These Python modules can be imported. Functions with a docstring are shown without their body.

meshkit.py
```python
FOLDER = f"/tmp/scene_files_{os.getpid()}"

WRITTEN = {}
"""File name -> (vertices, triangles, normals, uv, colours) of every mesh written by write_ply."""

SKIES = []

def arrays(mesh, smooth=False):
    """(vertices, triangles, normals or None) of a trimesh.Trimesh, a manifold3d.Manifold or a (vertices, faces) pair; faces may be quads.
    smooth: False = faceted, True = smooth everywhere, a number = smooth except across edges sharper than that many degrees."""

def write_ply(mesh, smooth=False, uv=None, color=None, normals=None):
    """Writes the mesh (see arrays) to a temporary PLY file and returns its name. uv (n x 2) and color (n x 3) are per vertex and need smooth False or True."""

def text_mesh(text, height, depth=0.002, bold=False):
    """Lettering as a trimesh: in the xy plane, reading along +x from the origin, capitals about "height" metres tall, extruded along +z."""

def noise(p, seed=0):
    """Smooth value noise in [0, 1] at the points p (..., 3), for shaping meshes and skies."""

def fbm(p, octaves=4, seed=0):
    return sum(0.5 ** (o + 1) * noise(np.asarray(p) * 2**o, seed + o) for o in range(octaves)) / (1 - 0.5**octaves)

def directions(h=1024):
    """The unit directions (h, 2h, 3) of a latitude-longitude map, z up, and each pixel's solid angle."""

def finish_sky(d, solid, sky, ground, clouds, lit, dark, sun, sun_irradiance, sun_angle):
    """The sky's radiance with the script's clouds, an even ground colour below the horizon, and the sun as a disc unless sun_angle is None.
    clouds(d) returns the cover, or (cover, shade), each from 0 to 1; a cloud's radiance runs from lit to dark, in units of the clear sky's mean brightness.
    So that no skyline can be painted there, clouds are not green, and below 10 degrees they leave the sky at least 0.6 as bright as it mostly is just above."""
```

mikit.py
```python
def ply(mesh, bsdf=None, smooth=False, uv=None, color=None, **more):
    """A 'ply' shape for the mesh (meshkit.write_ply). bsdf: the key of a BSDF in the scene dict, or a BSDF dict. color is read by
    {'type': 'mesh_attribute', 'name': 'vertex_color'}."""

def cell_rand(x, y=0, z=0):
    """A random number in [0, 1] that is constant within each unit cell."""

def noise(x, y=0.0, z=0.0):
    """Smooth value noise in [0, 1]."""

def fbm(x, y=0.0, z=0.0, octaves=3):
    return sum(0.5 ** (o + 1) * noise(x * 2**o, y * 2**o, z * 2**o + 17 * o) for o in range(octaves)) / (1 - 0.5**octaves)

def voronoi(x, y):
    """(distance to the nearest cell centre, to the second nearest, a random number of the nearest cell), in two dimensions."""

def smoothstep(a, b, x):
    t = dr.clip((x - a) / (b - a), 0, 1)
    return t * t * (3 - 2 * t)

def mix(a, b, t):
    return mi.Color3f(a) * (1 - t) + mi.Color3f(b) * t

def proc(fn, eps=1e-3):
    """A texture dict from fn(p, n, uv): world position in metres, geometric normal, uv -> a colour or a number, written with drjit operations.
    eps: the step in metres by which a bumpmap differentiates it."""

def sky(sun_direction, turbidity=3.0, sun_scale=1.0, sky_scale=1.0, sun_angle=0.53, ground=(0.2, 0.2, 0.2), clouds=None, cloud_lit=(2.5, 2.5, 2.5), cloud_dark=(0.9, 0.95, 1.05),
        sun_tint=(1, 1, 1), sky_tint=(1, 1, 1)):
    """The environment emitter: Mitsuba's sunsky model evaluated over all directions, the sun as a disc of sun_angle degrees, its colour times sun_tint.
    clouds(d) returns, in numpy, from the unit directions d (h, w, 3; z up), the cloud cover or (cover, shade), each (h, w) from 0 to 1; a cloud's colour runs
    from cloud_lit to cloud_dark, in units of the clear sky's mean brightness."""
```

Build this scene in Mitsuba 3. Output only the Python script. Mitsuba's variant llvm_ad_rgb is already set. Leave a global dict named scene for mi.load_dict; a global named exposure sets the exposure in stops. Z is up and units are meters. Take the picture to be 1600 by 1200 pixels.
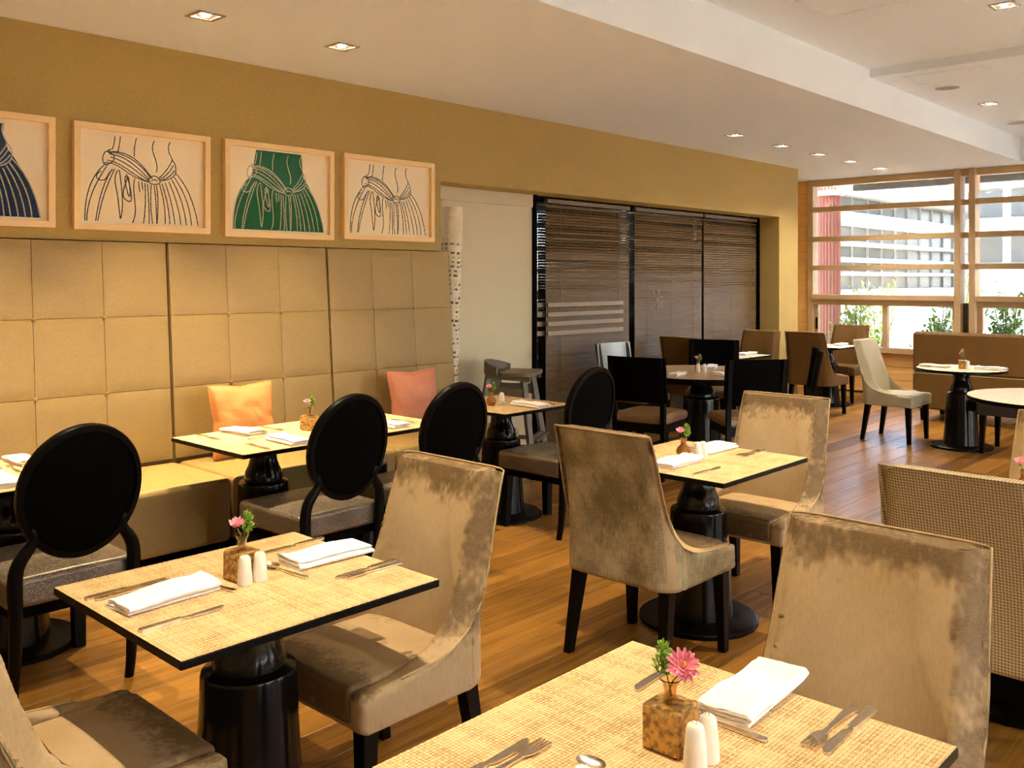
import math, random
import numpy as np, trimesh, mitsuba as mi, mikit, meshkit
import manifold3d as m3
from shapely.geometry import Polygon, LineString, Point, box as sbox
from shapely.ops import unary_union
from mikit import noise, fbm, voronoi, cell_rand, smoothstep, mix
import drjit as dr

T = mi.ScalarTransform4f
scene, labels = {}, {}
PI = math.pi
rng = np.random.default_rng(7)
rnd = random.Random(11)

# ------------------------------------------------------------------ camera, sky, sun, exposure
# x runs along the left wall into the depth, y towards the left wall, z up; a level lens with vertical shift
YAW = math.radians(43.1)
EYE = 1.55
scene['camera'] = {'type': 'perspective', 'fov': 2 * math.degrees(math.atan(800 / 1442.0)), 'fov_axis': 'x', 'near_clip': 0.05, 'far_clip': 500.0,
                   'principal_point_offset_y': 163.0 / 1200.0,
                   'to_world': T().look_at(origin=[0, 0, EYE], target=[math.cos(YAW), math.sin(YAW), EYE], up=[0, 0, 1])}
scene['sky'] = mikit.sky((-0.12, -0.55, 0.8), turbidity=4.0, sun_scale=8.0, sky_scale=10.0, sky_tint=(1.0, 0.93, 0.81), sun_tint=(1.0, 0.97, 0.92), ground=(0.35, 0.34, 0.32))
scene['sky']['sampling_weight'] = 6.0
exposure = 2.0
WARM = (1.0, 0.80, 0.52)


def spot(name, x, y, z, power, cut=42, beam=16, aim=None, tint=WARM, weight=3.0):
    ax, ay = aim or (x, y)
    scene[name] = {'type': 'spot', 'intensity': {'type': 'rgb', 'value': [power * c for c in tint]}, 'cutoff_angle': cut, 'beam_width': beam, 'sampling_weight': weight,
                   'to_world': T().look_at(origin=[x, y, z], target=[ax, ay, 0], up=[1, 0, 0])}


# ------------------------------------------------------------------ helpers
def mat(key, d, two=True):
    scene[key] = {'type': 'twosided', 'bsdf': d} if two else d
    return key


def rgb(c):
    return {'type': 'rgb', 'value': list(map(float, c))}


def prin(color, rough=0.5, **k):
    return {'type': 'principled', 'base_color': color if isinstance(color, dict) else rgb(color), 'roughness': rough, **k}


def box(x0, x1, y0, y1, z0, z1):
    return trimesh.creation.box(bounds=[[x0, y0, z0], [x1, y1, z1]])


def bev(x0, x1, y0, y1, z0, z1, b=0.004):
    b = min(b, (x1 - x0) / 2.01, (y1 - y0) / 2.01, (z1 - z0) / 2.01)
    pts = []
    for x, sx in ((x0, 1), (x1, -1)):
        for y, sy in ((y0, 1), (y1, -1)):
            for z, sz in ((z0, 1), (z1, -1)):
                pts += [(x + sx * b, y + sy * b, z), (x + sx * b, y, z + sz * b), (x, y + sy * b, z + sz * b)]
    return trimesh.convex.convex_hull(np.array(pts))


def taper_leg(p0, p1, s0, s1):
    """square leg: centre p0 (top, half size s0) to p1 (bottom, half size s1)"""
    v = [(p[0] + sx * s, p[1] + sy * s, p[2]) for p, s in ((p0, s0), (p1, s1)) for sx, sy in ((-1, -1), (1, -1), (1, 1), (-1, 1))]
    return trimesh.convex.convex_hull(np.array(v))


def lathe(prof, n=40):
    return trimesh.creation.revolve(np.array(prof, float), sections=n)


def cat(*ms):
    return trimesh.util.concatenate([m for m in ms])


def tube(pts, r, n=8, closed=False):
    p = np.asarray(pts, float)
    r = np.broadcast_to(r, (len(p),))
    t = np.gradient(p, axis=0)
    if closed:
        t = np.roll(p, -1, 0) - np.roll(p, 1, 0)
    t /= np.linalg.norm(t, axis=1, keepdims=True)
    a = np.cross(t, [0, 0, 1.0] if abs(t[:, 2]).max() < 0.93 else [0.31, 0.95, 0.05])
    a /= np.linalg.norm(a, axis=1, keepdims=True)
    b = np.cross(t, a)
    g = np.arange(n) * 2 * PI / n
    v = p[:, None] + r[:, None, None] * (np.cos(g)[None, :, None] * a[:, None] + np.sin(g)[None, :, None] * b[:, None])
    f = []
    L = len(p)
    for i in range(L if closed else L - 1):
        k = (i + 1) % L
        for j in range(n):
            q = (j + 1) % n
            f += [(i * n + j, k * n + j, k * n + q), (i * n + j, k * n + q, i * n + q)]
    if not closed:
        for j in range(1, n - 1):
            f += [(0, j, j + 1), ((L - 1) * n, (L - 1) * n + j + 1, (L - 1) * n + j)]
    m = trimesh.Trimesh(v.reshape(-1, 3), np.array(f), process=False)
    m.fix_normals()
    return m


def bar(p0, p1, w, h=None):
    """rectangular bar between two points, w wide horizontally, h the other way"""
    p0, p1 = np.array(p0, float), np.array(p1, float)
    t = (p1 - p0) / np.linalg.norm(p1 - p0)
    a = np.cross(t, [0, 0, 1.0])
    a = np.array([1.0, 0, 0]) if np.linalg.norm(a) < 1e-3 else a / np.linalg.norm(a)
    b = np.cross(t, a)
    h = h or w
    return trimesh.convex.convex_hull(np.array([p + sa * a * w / 2 + sb * b * h / 2 for p in (p0, p1) for sa in (-1, 1) for sb in (-1, 1)]))


def extrude(poly, h):
    gs = getattr(poly, 'geoms', [poly])
    return cat(*[trimesh.creation.extrude_polygon(g, h, engine='earcut') for g in gs if g.area > 1e-9])


def spline(pts, n=24):
    p = np.asarray(pts, float)
    if len(p) == 2:
        return p
    from scipy.interpolate import CubicSpline
    d = np.r_[0, np.cumsum(np.linalg.norm(np.diff(p, axis=0), axis=1))]
    return CubicSpline(d, p)(np.linspace(0, d[-1], n))


def loft(rings, cap=True):
    """rings: (k, n, 3) closed sections -> mesh"""
    R = np.asarray(rings, float)
    k, n, _ = R.shape
    f = []
    for i in range(k - 1):
        for j in range(n):
            q = (j + 1) % n
            f += [(i * n + j, i * n + q, (i + 1) * n + q), (i * n + j, (i + 1) * n + q, (i + 1) * n + j)]
    v = R.reshape(-1, 3)
    if cap:
        v = np.vstack([v, R[0].mean(0), R[-1].mean(0)])
        for j in range(n):
            q = (j + 1) % n
            f += [(k * n, q, j), (k * n + 1, (k - 1) * n + j, (k - 1) * n + q)]
    m = trimesh.Trimesh(v, np.array(f), process=False)
    m.fix_normals()
    return m


def mani(m):
    return m3.Manifold(m3.Mesh(np.asarray(m.vertices, np.float32), np.asarray(m.faces, np.uint32)))


def tri(man):
    mm = man.to_mesh()
    return trimesh.Trimesh(mm.vert_properties[:, :3], mm.tri_verts, process=True)


def soft(man, edge, it=10, lamb=0.5):
    t = tri(man.refine_to_length(edge))
    trimesh.smoothing.filter_taubin(t, lamb=lamb, nu=lamb + 0.01, iterations=it)
    return t


_count = {}


def new(kind):
    n = _count.get(kind, 0)
    _count[kind] = n + 1
    return kind if n == 0 else f'{kind}_{n:03d}'


def sub(parent, name):
    """next free part key"""
    k, n = f'{parent}__{name}', 0
    while k in scene:
        n += 1
        k = f'{parent}__{name}_{n:03d}'
    return k


def put(key, mesh, bsdf, smooth=False, M=None, **kw):
    d = mikit.ply(mesh, bsdf, smooth=smooth, **kw)
    if M is not None:
        d['to_world'] = M
    scene[key] = d
    return key


def tag(key, label=None, category=None, group=None, kind=None):
    labels[key] = {k: v for k, v in dict(label=label, category=category, group=group, kind=kind).items() if v}


def struct(key, mesh, bsdf, label, **kw):
    put(key, mesh, bsdf, **kw)
    tag(key, label, kind='structure')


class Proto:
    """the parts of one kind of thing, written once; stand() enters them under a new key"""

    def __init__(self):
        self.parts, self.said = [], {}

    def add(self, name, mesh, bsdf, smooth=False, **kw):
        self.parts.append((name, mikit.ply(mesh, bsdf, smooth=smooth, **kw)))
        return self

    def stand(self, kind, M, label, category, group=None, swap=None, skip=()):
        key = new(kind)
        for name, d in self.parts:
            if name in skip:
                continue
            holder, _, leaf = name.rpartition('__')
            d = {**d, 'to_world': M}
            if swap and d['bsdf']['id'] in swap:
                d['bsdf'] = {'type': 'ref', 'id': swap[d['bsdf']['id']]}
            at_key = sub(key + ('__' + holder if holder else ''), leaf)
            scene[at_key] = d
            if name in self.said:
                labels[at_key] = {'label': self.said[name]}
        tag(key, label, category, group)
        return key


def at(x, y, z=0.0, deg=0.0):
    return T().translate([x, y, z]).rotate([0, 0, 1], deg)


# ------------------------------------------------------------------ materials
def wallpaper(p, n, uv):
    w = noise(p.x * 260 + p.y * 260, 0, p.z * 40) * 0.5 + noise(p.x * 40 + p.y * 40, 3, p.z * 300) * 0.5
    g = fbm(p.x * 1.3, p.y * 1.3, p.z * 1.3)
    return mix((0.34, 0.230, 0.066), (0.45, 0.308, 0.102), w * 0.7 + g * 0.3)


mat('m_wallpaper', prin(mikit.proc(wallpaper), 0.75, specular=0.25))
mat('m_plaster', prin((0.66, 0.56, 0.37), 0.8, specular=0.2))
mat('m_ceiling', prin((0.74, 0.77, 0.79), 0.85, specular=0.2))
mat('m_warmwall', prin((0.66, 0.54, 0.36), 0.8))


def wood_floor(p, n, uv):
    o = uv.x * 91.0
    g = fbm(p.x * 1.7 + o, p.y * 34, o, octaves=4)
    f = noise(p.x * 9 + o, p.y * 210, 2.0)
    k = smoothstep(0.55, 0.8, noise(p.x * 0.9 + o * 3, p.y * 9 + o, 5.0))
    c = mix((0.070, 0.027, 0.004), (0.36, 0.165, 0.030), smoothstep(0.12, 0.95, g * 0.5 + f * 0.15 + uv.x * 0.5))
    return mix(c, (0.15, 0.065, 0.02), k * 0.25)


mat('m_floor', prin(mikit.proc(wood_floor), 0.30, specular=0.4))
mat('m_gap', prin((0.03, 0.017, 0.008), 0.8))


def orange_wood(p, n, uv):
    g = fbm(p.x * 3 + p.y * 3 + uv.x * 50, 1.0, p.z * 60 + uv.x * 20, octaves=3)
    return mix((0.64, 0.32, 0.085), (0.85, 0.50, 0.17), g + 0.25 * uv.x)


mat('m_orange_wood', prin(mikit.proc(orange_wood), 0.42))
mat('m_window_frame', prin((0.52, 0.35, 0.18), 0.45))
mat('m_window_dark', prin((0.05, 0.045, 0.04), 0.5))


def velvet(p, n, uv):
    """uv.x: how worn the cloth is there, uv.y: how far the nap is brushed pale"""
    big = fbm(p.x * 6 + 5, p.y * 6, p.z * 6, octaves=3)
    a = fbm(p.x * 19 + 5, p.y * 19, p.z * 19, octaves=4)
    s = noise(p.x * 260, p.y * 260, p.z * 40)
    fine = noise(p.x * 320, p.y * 320, p.z * 320)
    grit = noise(p.x * 95, p.y * 95, p.z * 42)
    worn = smoothstep(0.34, 0.84, uv.x * 0.92 + (a - 0.5) * 0.6 + (big - 0.5) * 0.45 + (grit - 0.5) * 0.3)
    c = mix((0.32, 0.215, 0.105), (0.50, 0.385, 0.24), s * 0.25 + fine * 0.15 + smoothstep(0.3, 0.7, big) * 0.3 + uv.y * 0.4)
    return mix(c, mix((0.048, 0.028, 0.012), (0.155, 0.10, 0.046), fine * 0.6 + a * 0.5), worn * 0.95)


mat('m_velvet', prin(mikit.proc(velvet), 0.62, sheen=0.5, sheen_tint=0.6, specular=0.25))


def velvet_back(p, n, uv):
    """the nap of the outer side lies the other way: browner, streaked up and down"""
    a = fbm(p.x * 9 + 9, p.y * 9, p.z * 6, octaves=5)
    s = noise(p.x * 260, p.y * 260, p.z * 30) * 0.6 + noise(p.x * 60, p.y * 60, p.z * 260) * 0.4
    c = mix((0.125, 0.095, 0.044), (0.39, 0.32, 0.19), smoothstep(0.30, 0.75, a * 0.75 + s * 0.25))
    return mix(c, (0.34, 0.25, 0.12), uv.x * 0.35)


mat('m_velvet_back', prin(mikit.proc(velvet_back), 0.62, sheen=0.5, sheen_tint=0.6, specular=0.25))
mat('m_plain_velvet', prin((0.125, 0.062, 0.015), 0.65, sheen=0.5, sheen_tint=0.6, specular=0.25))
mat('m_cream_cloth', prin((0.42, 0.355, 0.225), 0.6, sheen=0.4, specular=0.3))
mat('m_piping', prin((0.38, 0.27, 0.13), 0.55))
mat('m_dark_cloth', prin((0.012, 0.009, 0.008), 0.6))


def diamond(p, n, uv):
    a = dr.sin((p.y + p.z) * 330) * dr.sin((p.y - p.z) * 330)
    return mix((0.17, 0.125, 0.062), (0.50, 0.40, 0.235), smoothstep(-0.35, 0.35, a))


mat('m_diamond', prin(mikit.proc(diamond), 0.7))
mat('m_black', prin((0.002, 0.0016, 0.0014), 0.34, specular=0.10))
mat('m_black_matt', prin((0.0012, 0.001, 0.001), 0.6, specular=0.02))
mat('m_lacquer', prin((0.004, 0.0035, 0.003), 0.15, specular=0.24))
mat('m_gloss_back', prin((0.34, 0.34, 0.31), 0.2, specular=0.9))


def shimmer(p, n, uv):
    return mix((0.045, 0.030, 0.018), (0.34, 0.28, 0.21), smoothstep(0.3, 0.9, noise(p.x * 330, p.y * 330, p.z * 330)) * 0.7 + fbm(p.x * 14, p.y * 14, p.z * 14) * 0.4)


mat('m_shimmer', prin(mikit.proc(shimmer), 0.34, metallic=0.55, specular=0.7))
mat('m_leather', prin((0.19, 0.105, 0.045), 0.34, specular=0.6))


def woven(p, n, uv):
    """basket weave laminate: flat strands of about eight millimetres over and under one another"""
    q = 1 / 0.0078
    a, b = dr.floor(p.x * q), dr.floor(p.y * q)
    fx, fy = p.x * q - a, p.y * q - b
    par = (a + b) - 2 * dr.floor((a + b) * 0.5)
    over = dr.select(par > 0.5, dr.sin(fx * PI) * (0.6 + 0.4 * dr.sin(fy * PI)), dr.sin(fy * PI) * (0.6 + 0.4 * dr.sin(fx * PI)))
    tone = dr.select(par > 0.5, cell_rand(a * 0 + 3, b, 2), cell_rand(a, b * 0 + 5, 4))
    st = noise(p.x * 90, p.y * 900) * 0.5 + noise(p.x * 900, p.y * 90) * 0.5
    patch = fbm(p.x * 22, p.y * 22, 1.0)
    k = 0.42 * over + 0.26 * tone + 0.22 * st + 0.25 * patch - 0.1
    return mix((0.27, 0.135, 0.036), (0.72, 0.52, 0.28), smoothstep(0.12, 0.72, k))


mat('m_woven', prin(mikit.proc(woven), 0.42, specular=0.35))
mat('m_round_top', prin((0.42, 0.285, 0.16), 0.35))
mat('m_pale_top', prin((0.76, 0.65, 0.47), 0.5, specular=0.25))


def linen(p, n, uv):
    w = noise(p.x * 420, p.y * 420, p.z * 55) * 0.5 + noise(p.x * 60, p.y * 60, p.z * 420) * 0.5
    return mix((0.245, 0.158, 0.046), (0.325, 0.214, 0.070), w)


mat('m_linen', prin(mikit.proc(linen), 0.45, specular=0.4, sheen=0.3))
mat('m_seam', prin((0.20, 0.13, 0.05), 0.8))
mat('m_orange_pillow', prin((0.58, 0.235, 0.065), 0.6, sheen=0.4))
mat('m_pink_pillow', prin((0.58, 0.215, 0.115), 0.6, sheen=0.5))


def bark(p, n, uv):
    """uv: around and up the trunk in metres"""
    row = dr.floor(uv.y / 0.036 + noise(uv.x * 14, 2.0) * 0.9)
    cu = uv.x / 0.047 + cell_rand(row, 3) * 5
    cell = dr.floor(cu)
    fu, fv = cu - cell, uv.y / 0.036 + noise(uv.x * 14, 2.0) * 0.9 - row
    size = cell_rand(row, cell, 9)
    k = smoothstep(1.0, 0.7, dr.abs(fu - 0.5) / (0.12 + 0.34 * size)) * smoothstep(1.0, 0.6, dr.abs(fv - 0.5) / (0.10 + 0.24 * size)) * dr.select(cell_rand(row, cell, 5) > 0.22, 1.0, 0.0)
    k = k * (1 - smoothstep(1.80, 1.90, uv.y))
    f = fbm(uv.x * 20, uv.y * 30)
    return mix(mix((0.62, 0.50, 0.32), (0.80, 0.70, 0.50), f), (0.05, 0.03, 0.015), k)


mat('m_bark', prin(mikit.proc(bark), 0.7))


def slat_wood(p, n, uv):
    return mix((0.062, 0.036, 0.015), (0.13, 0.082, 0.036), noise(p.x * 6, p.y, dr.floor(p.z * 42) * 3.1) * 0.6 + noise(p.x * 40, 0, p.z * 300) * 0.4)


mat('m_slat', prin(mikit.proc(slat_wood), 0.42, specular=0.3))
mat('m_frame_wood', prin((0.80, 0.55, 0.24), 0.45))
mat('m_paper', prin((0.84, 0.68, 0.43), 0.7))
mat('m_ink', prin((0.035, 0.03, 0.035), 0.7, specular=0.03))
mat('m_navy', prin((0.004, 0.016, 0.045), 0.6, specular=0.03))
mat('m_green_ink', prin((0.006, 0.075, 0.028), 0.6, specular=0.03))
mat('m_pale_ink', prin((0.42, 0.36, 0.26), 0.7))
mat('m_pane', {'type': 'thindielectric', 'int_ior': 1.5}, two=False)
mat('m_picture_glass', {'type': 'thindielectric', 'int_ior': 1.18}, two=False)
mat('m_bottle_glass', {'type': 'dielectric', 'int_ior': 1.45, 'specular_transmittance': rgb((0.92, 0.80, 0.62))}, two=False)
mat('m_frost', prin((0.30, 0.235, 0.17), 0.6))
mat('m_steel', {'type': 'roughconductor', 'material': 'none', 'alpha': 0.16, 'specular_reflectance': rgb((0.80, 0.74, 0.66))})
mat('m_chrome', {'type': 'roughconductor', 'material': 'none', 'alpha': 0.10, 'specular_reflectance': rgb((0.86, 0.85, 0.83))})
mat('m_napkin', prin((0.86, 0.84, 0.82), 0.85, specular=0.2))
mat('m_ceramic', prin((0.86, 0.82, 0.72), 0.2))


def gilt(p, n, uv):
    a = fbm(p.x * 110, p.y * 110, p.z * 110, octaves=4)
    return mix((0.17, 0.08, 0.02), (0.55, 0.34, 0.10), smoothstep(0.25, 0.7, a))


mat('m_gilt', prin(mikit.proc(gilt), 0.28, metallic=0.45, specular=0.7))
mat('m_amber', prin((0.30, 0.12, 0.02), 0.12, metallic=0.4, specular=0.8))
mat('m_petal', prin((0.80, 0.27, 0.36), 0.6))
mat('m_petal_pale', prin((0.85, 0.45, 0.52), 0.6))
mat('m_petal_heart', prin((0.75, 0.5, 0.2), 0.7))
mat('m_sprig', prin((0.22, 0.36, 0.04), 0.6))
mat('m_stem', prin((0.12, 0.19, 0.04), 0.6))
mat('m_grey_wood', prin((0.10, 0.08, 0.052), 0.5))
mat('m_white_metal', prin((0.8, 0.8, 0.78), 0.4))
mat('m_trim_dark', prin((0.16, 0.12, 0.08), 0.35, metallic=0.5))
mat('m_trim_steel', prin((0.30, 0.26, 0.21), 0.35, metallic=0.6))
mat('m_grille', prin((0.33, 0.29, 0.24), 0.6))
mat('m_shade', prin((0.8, 0.7, 0.5), 0.8))
mat('m_facade', prin((0.50, 0.49, 0.46), 0.8))
mat('m_pale_floor', prin((0.62, 0.56, 0.46), 0.6))
mat('m_facade_glass', prin((0.10, 0.115, 0.12), 0.3, specular=0.4))
mat('m_pink_metal', prin((0.34, 0.13, 0.10), 0.6))
mat('m_paving', prin((0.46, 0.44, 0.40), 0.9))
mat('m_leaf', prin((0.16, 0.26, 0.045), 0.6))
mat('m_leaf_light', prin((0.34, 0.42, 0.10), 0.6))
mat('m_twig', prin((0.11, 0.075, 0.045), 0.8))
mat('m_filament', {'type': 'diffuse', 'reflectance': rgb((0.8, 0.8, 0.8))})


def glow(mesh_dict, radiance, tint=(1.0, 0.88, 0.68), weight=0.02):
    mesh_dict['emitter'] = {'type': 'area', 'radiance': rgb([radiance * c for c in tint]), 'sampling_weight': weight}
    return mesh_dict


# ------------------------------------------------------------------ the room
LW, AB = 5.34, 5.60            # left wall plane, back of the recess
CZ, RZ, RZ2 = 2.95, 3.30, 3.23  # low ceiling, raised ceiling, its far lower field
EDGE = 3.07                    # the low ceiling ends here
WX = 12.5                      # window wall

# floor: a base and planks of its own, 0.185 m wide, running along x
struct('floor', box(-3, 12.6, -5.2, 6.3, -0.12, -0.012), 'm_gap', 'oak plank floor of the dining room')
plank_dict = []
y = -0.86
row = 0
n_plank = 0
while y < 5.58:
    x = -0.2 - rnd.random() * 1.6
    while x < 12.5:
        L = 1.9 + rnd.random() * 0.75
        x1 = min(x + L, 12.5)
        if x1 - x > 0.05:
            m = bev(x + 0.001, x1 - 0.001, y + 0.001, y + 0.184, -0.0118, 0, 0.0022)
            put(sub('floor', 'plank') if n_plank == 0 else f'floor__plank_{n_plank:03d}', m, 'm_floor', uv=np.tile([rnd.random(), 0.5], (len(m.vertices), 1)))
            n_plank += 1
        x = x1
    y += 0.185
put('floor__border', box(10.5, 12.6, 5.6, 6.3, -0.0118, 0), 'm_floor', uv=np.tile([0.5, 0.5], (8, 1)))
put('floor__stone_border', box(-3, 12.6, -5.2, -0.865, -0.0118, 0), 'm_pale_floor')

# left wall: upper slab over the banquette, soffit over the recess, pier, recess walls
u = unary_union([sbox(-3, 1.775, 4.89, CZ), sbox(4.89, 2.32, 10.5, CZ), sbox(10.5, 0, 11.0, CZ)])
m = extrude(u, AB - LW + 0.14)
m.apply_transform(trimesh.transformations.rotation_matrix(PI / 2, [1, 0, 0]))
m.apply_translation([0, AB + 0.14, 0])
struct('wall_left', m, 'm_wallpaper', 'long left wall covered in olive gold fabric wallpaper')
struct('wall_left_lower', box(-3, 4.97, 5.47, 5.74, 0, 1.775), 'm_wallpaper', 'part of the left wall behind the padded banquette')
struct('wall_recess', cat(box(4.97, 6.25, AB, 5.74, 0, 2.32)), 'm_plaster', 'pale plaster back of the wall recess beside the birch trunk')
put('wall_recess__header_board', bev(4.9, 6.245, AB - 0.022, AB, 2.205, 2.32, 0.004), 'm_plaster')
struct('wall_recess_end', box(10.5, 11.0, 5.74, 6.3, 0, CZ), 'm_wallpaper', 'end of the recess beside the window')
struct('wall_left_far', box(10.9, 12.7, 6.12, 6.3, 0, CZ), 'm_wallpaper', 'short far piece of the left wall by the window')
struct('wall_back', box(-3.2, -3, -5.2, 6.3, 0, 3.4), 'm_warmwall', 'wall behind the viewer')
struct('wall_right', cat(box(-3, 12.7, -5.4, -5.2, 2.25, 3.4), box(-3, 0.0, -5.4, -5.2, 0, 2.25), box(11.4, 12.7, -5.4, -5.2, 0, 2.25)), 'm_warmwall', 'wall on the far right, out of view')
struct('window_7', cat(*[bev(q - 0.04, q + 0.04, -5.36, -5.24, 0, 2.25, 0.004) for q in np.linspace(0.04, 11.36, 7)], bev(0, 11.4, -5.36, -5.24, 0, 0.06, 0.004)), 'm_window_frame', 'glazed doors on the far right, out of view')
put('window_7__pane', box(0, 11.4, -5.302, -5.298, 0.06, 2.25), 'm_pane')

# ceiling with square holes for the recessed lamps
LOW = [(2.463, 4.53), (3.347, 4.53), (8.004, 4.53), (8.971, 4.54), (9.854, 4.54), (10.698, 4.54), (11.627, 4.55)]
HI = [(1.38, 2.25), (1.42, 0.95), (3.70, 2.28), (3.85, 0.95), (6.44, 1.73), (1.5, -2.2), (5.2, -2.2)]
FAR = [(9.542, 2.696), (9.9, 0.9), (9.0, -2.2)]
hole = lambda x, y: sbox(x - 0.062, y - 0.062, x + 0.062, y + 0.062)


def slab(poly, z0, h):
    mm = extrude(poly, h)
    mm.apply_translation([0, 0, z0])
    return mm


low = sbox(-3, EDGE, 12.07, 6.3).union(sbox(12.07, -5.2, 12.7, 6.3)).difference(unary_union([hole(*q) for q in LOW]))
struct('ceiling', slab(low, CZ, 0.06), 'm_ceiling', 'low white ceiling along the left wall')
struct('ceiling_raised', slab(sbox(-3, -5.2, 7.64, EDGE).difference(unary_union([hole(*q) for q in HI])), RZ, 0.06), 'm_ceiling', 'raised white ceiling field on the right')
struct('ceiling_far', slab(sbox(7.64, -5.2, 12.07, EDGE).difference(unary_union([hole(*q) for q in FAR])), RZ2, 0.06), 'm_ceiling', 'far field of the raised ceiling, one step lower')
struct('ceiling_bulkhead', box(-3, 12.07, EDGE, EDGE + 0.05, CZ + 0.06, 3.45), 'm_ceiling', 'upright face between the low and the raised ceiling')
struct('ceiling_step', box(7.64, 7.69, -5.2, EDGE, RZ2 + 0.06, 3.45), 'm_ceiling', 'small step across the raised ceiling')
struct('ceiling_end', box(12.07, 12.12, -5.2, EDGE, CZ + 0.06, 3.45), 'm_ceiling', 'end face of the raised ceiling towards the window')
struct('ceiling_roof', box(-3.2, 12.7, -5.4, 6.3, 3.45, 3.6), 'm_ceiling', 'roof slab over the whole room')

lamp = Proto()
ring = sbox(-0.078, -0.078, 0.078, 0.078).difference(sbox(-0.058, -0.058, 0.058, 0.058))
lamp.add('trim', slab(ring, -0.005, 0.005), 'm_trim_steel')
lamp.add('housing', cat(*[box(a, b, c, d, 0.0, 0.10) for a, b, c, d in ((-0.062, -0.058, -0.062, 0.062), (0.058, 0.062, -0.062, 0.062), (-0.058, 0.058, -0.062, -0.058), (-0.058, 0.058, 0.058, 0.062))], box(-0.062, 0.062, -0.062, 0.062, 0.10, 0.104)), 'm_trim_dark')
lamp.add('housing__reflector', lathe([(0.026, 0.02), (0.046, 0.004), (0.050, 0.004), (0.030, 0.022), (0.026, 0.02)], 24), 'm_trim_dark', smooth=40)
lamp.add('housing__bulb', lathe([(0, -0.008), (0.020, -0.006), (0.026, 0.004), (0.026, 0.09), (0, 0.09)], 20), 'm_filament')
glow(lamp.parts[-1][1], 14.0)

lamp.said = {'housing__bulb': 'glowing bulb', 'trim': 'square metal trim'}


def lamp_at(x, y, z, label):
    lamp.stand('ceiling_lamp', at(x, y, z), label, 'ceiling lamp', 'recessed square lamps in the ceiling')


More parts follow.
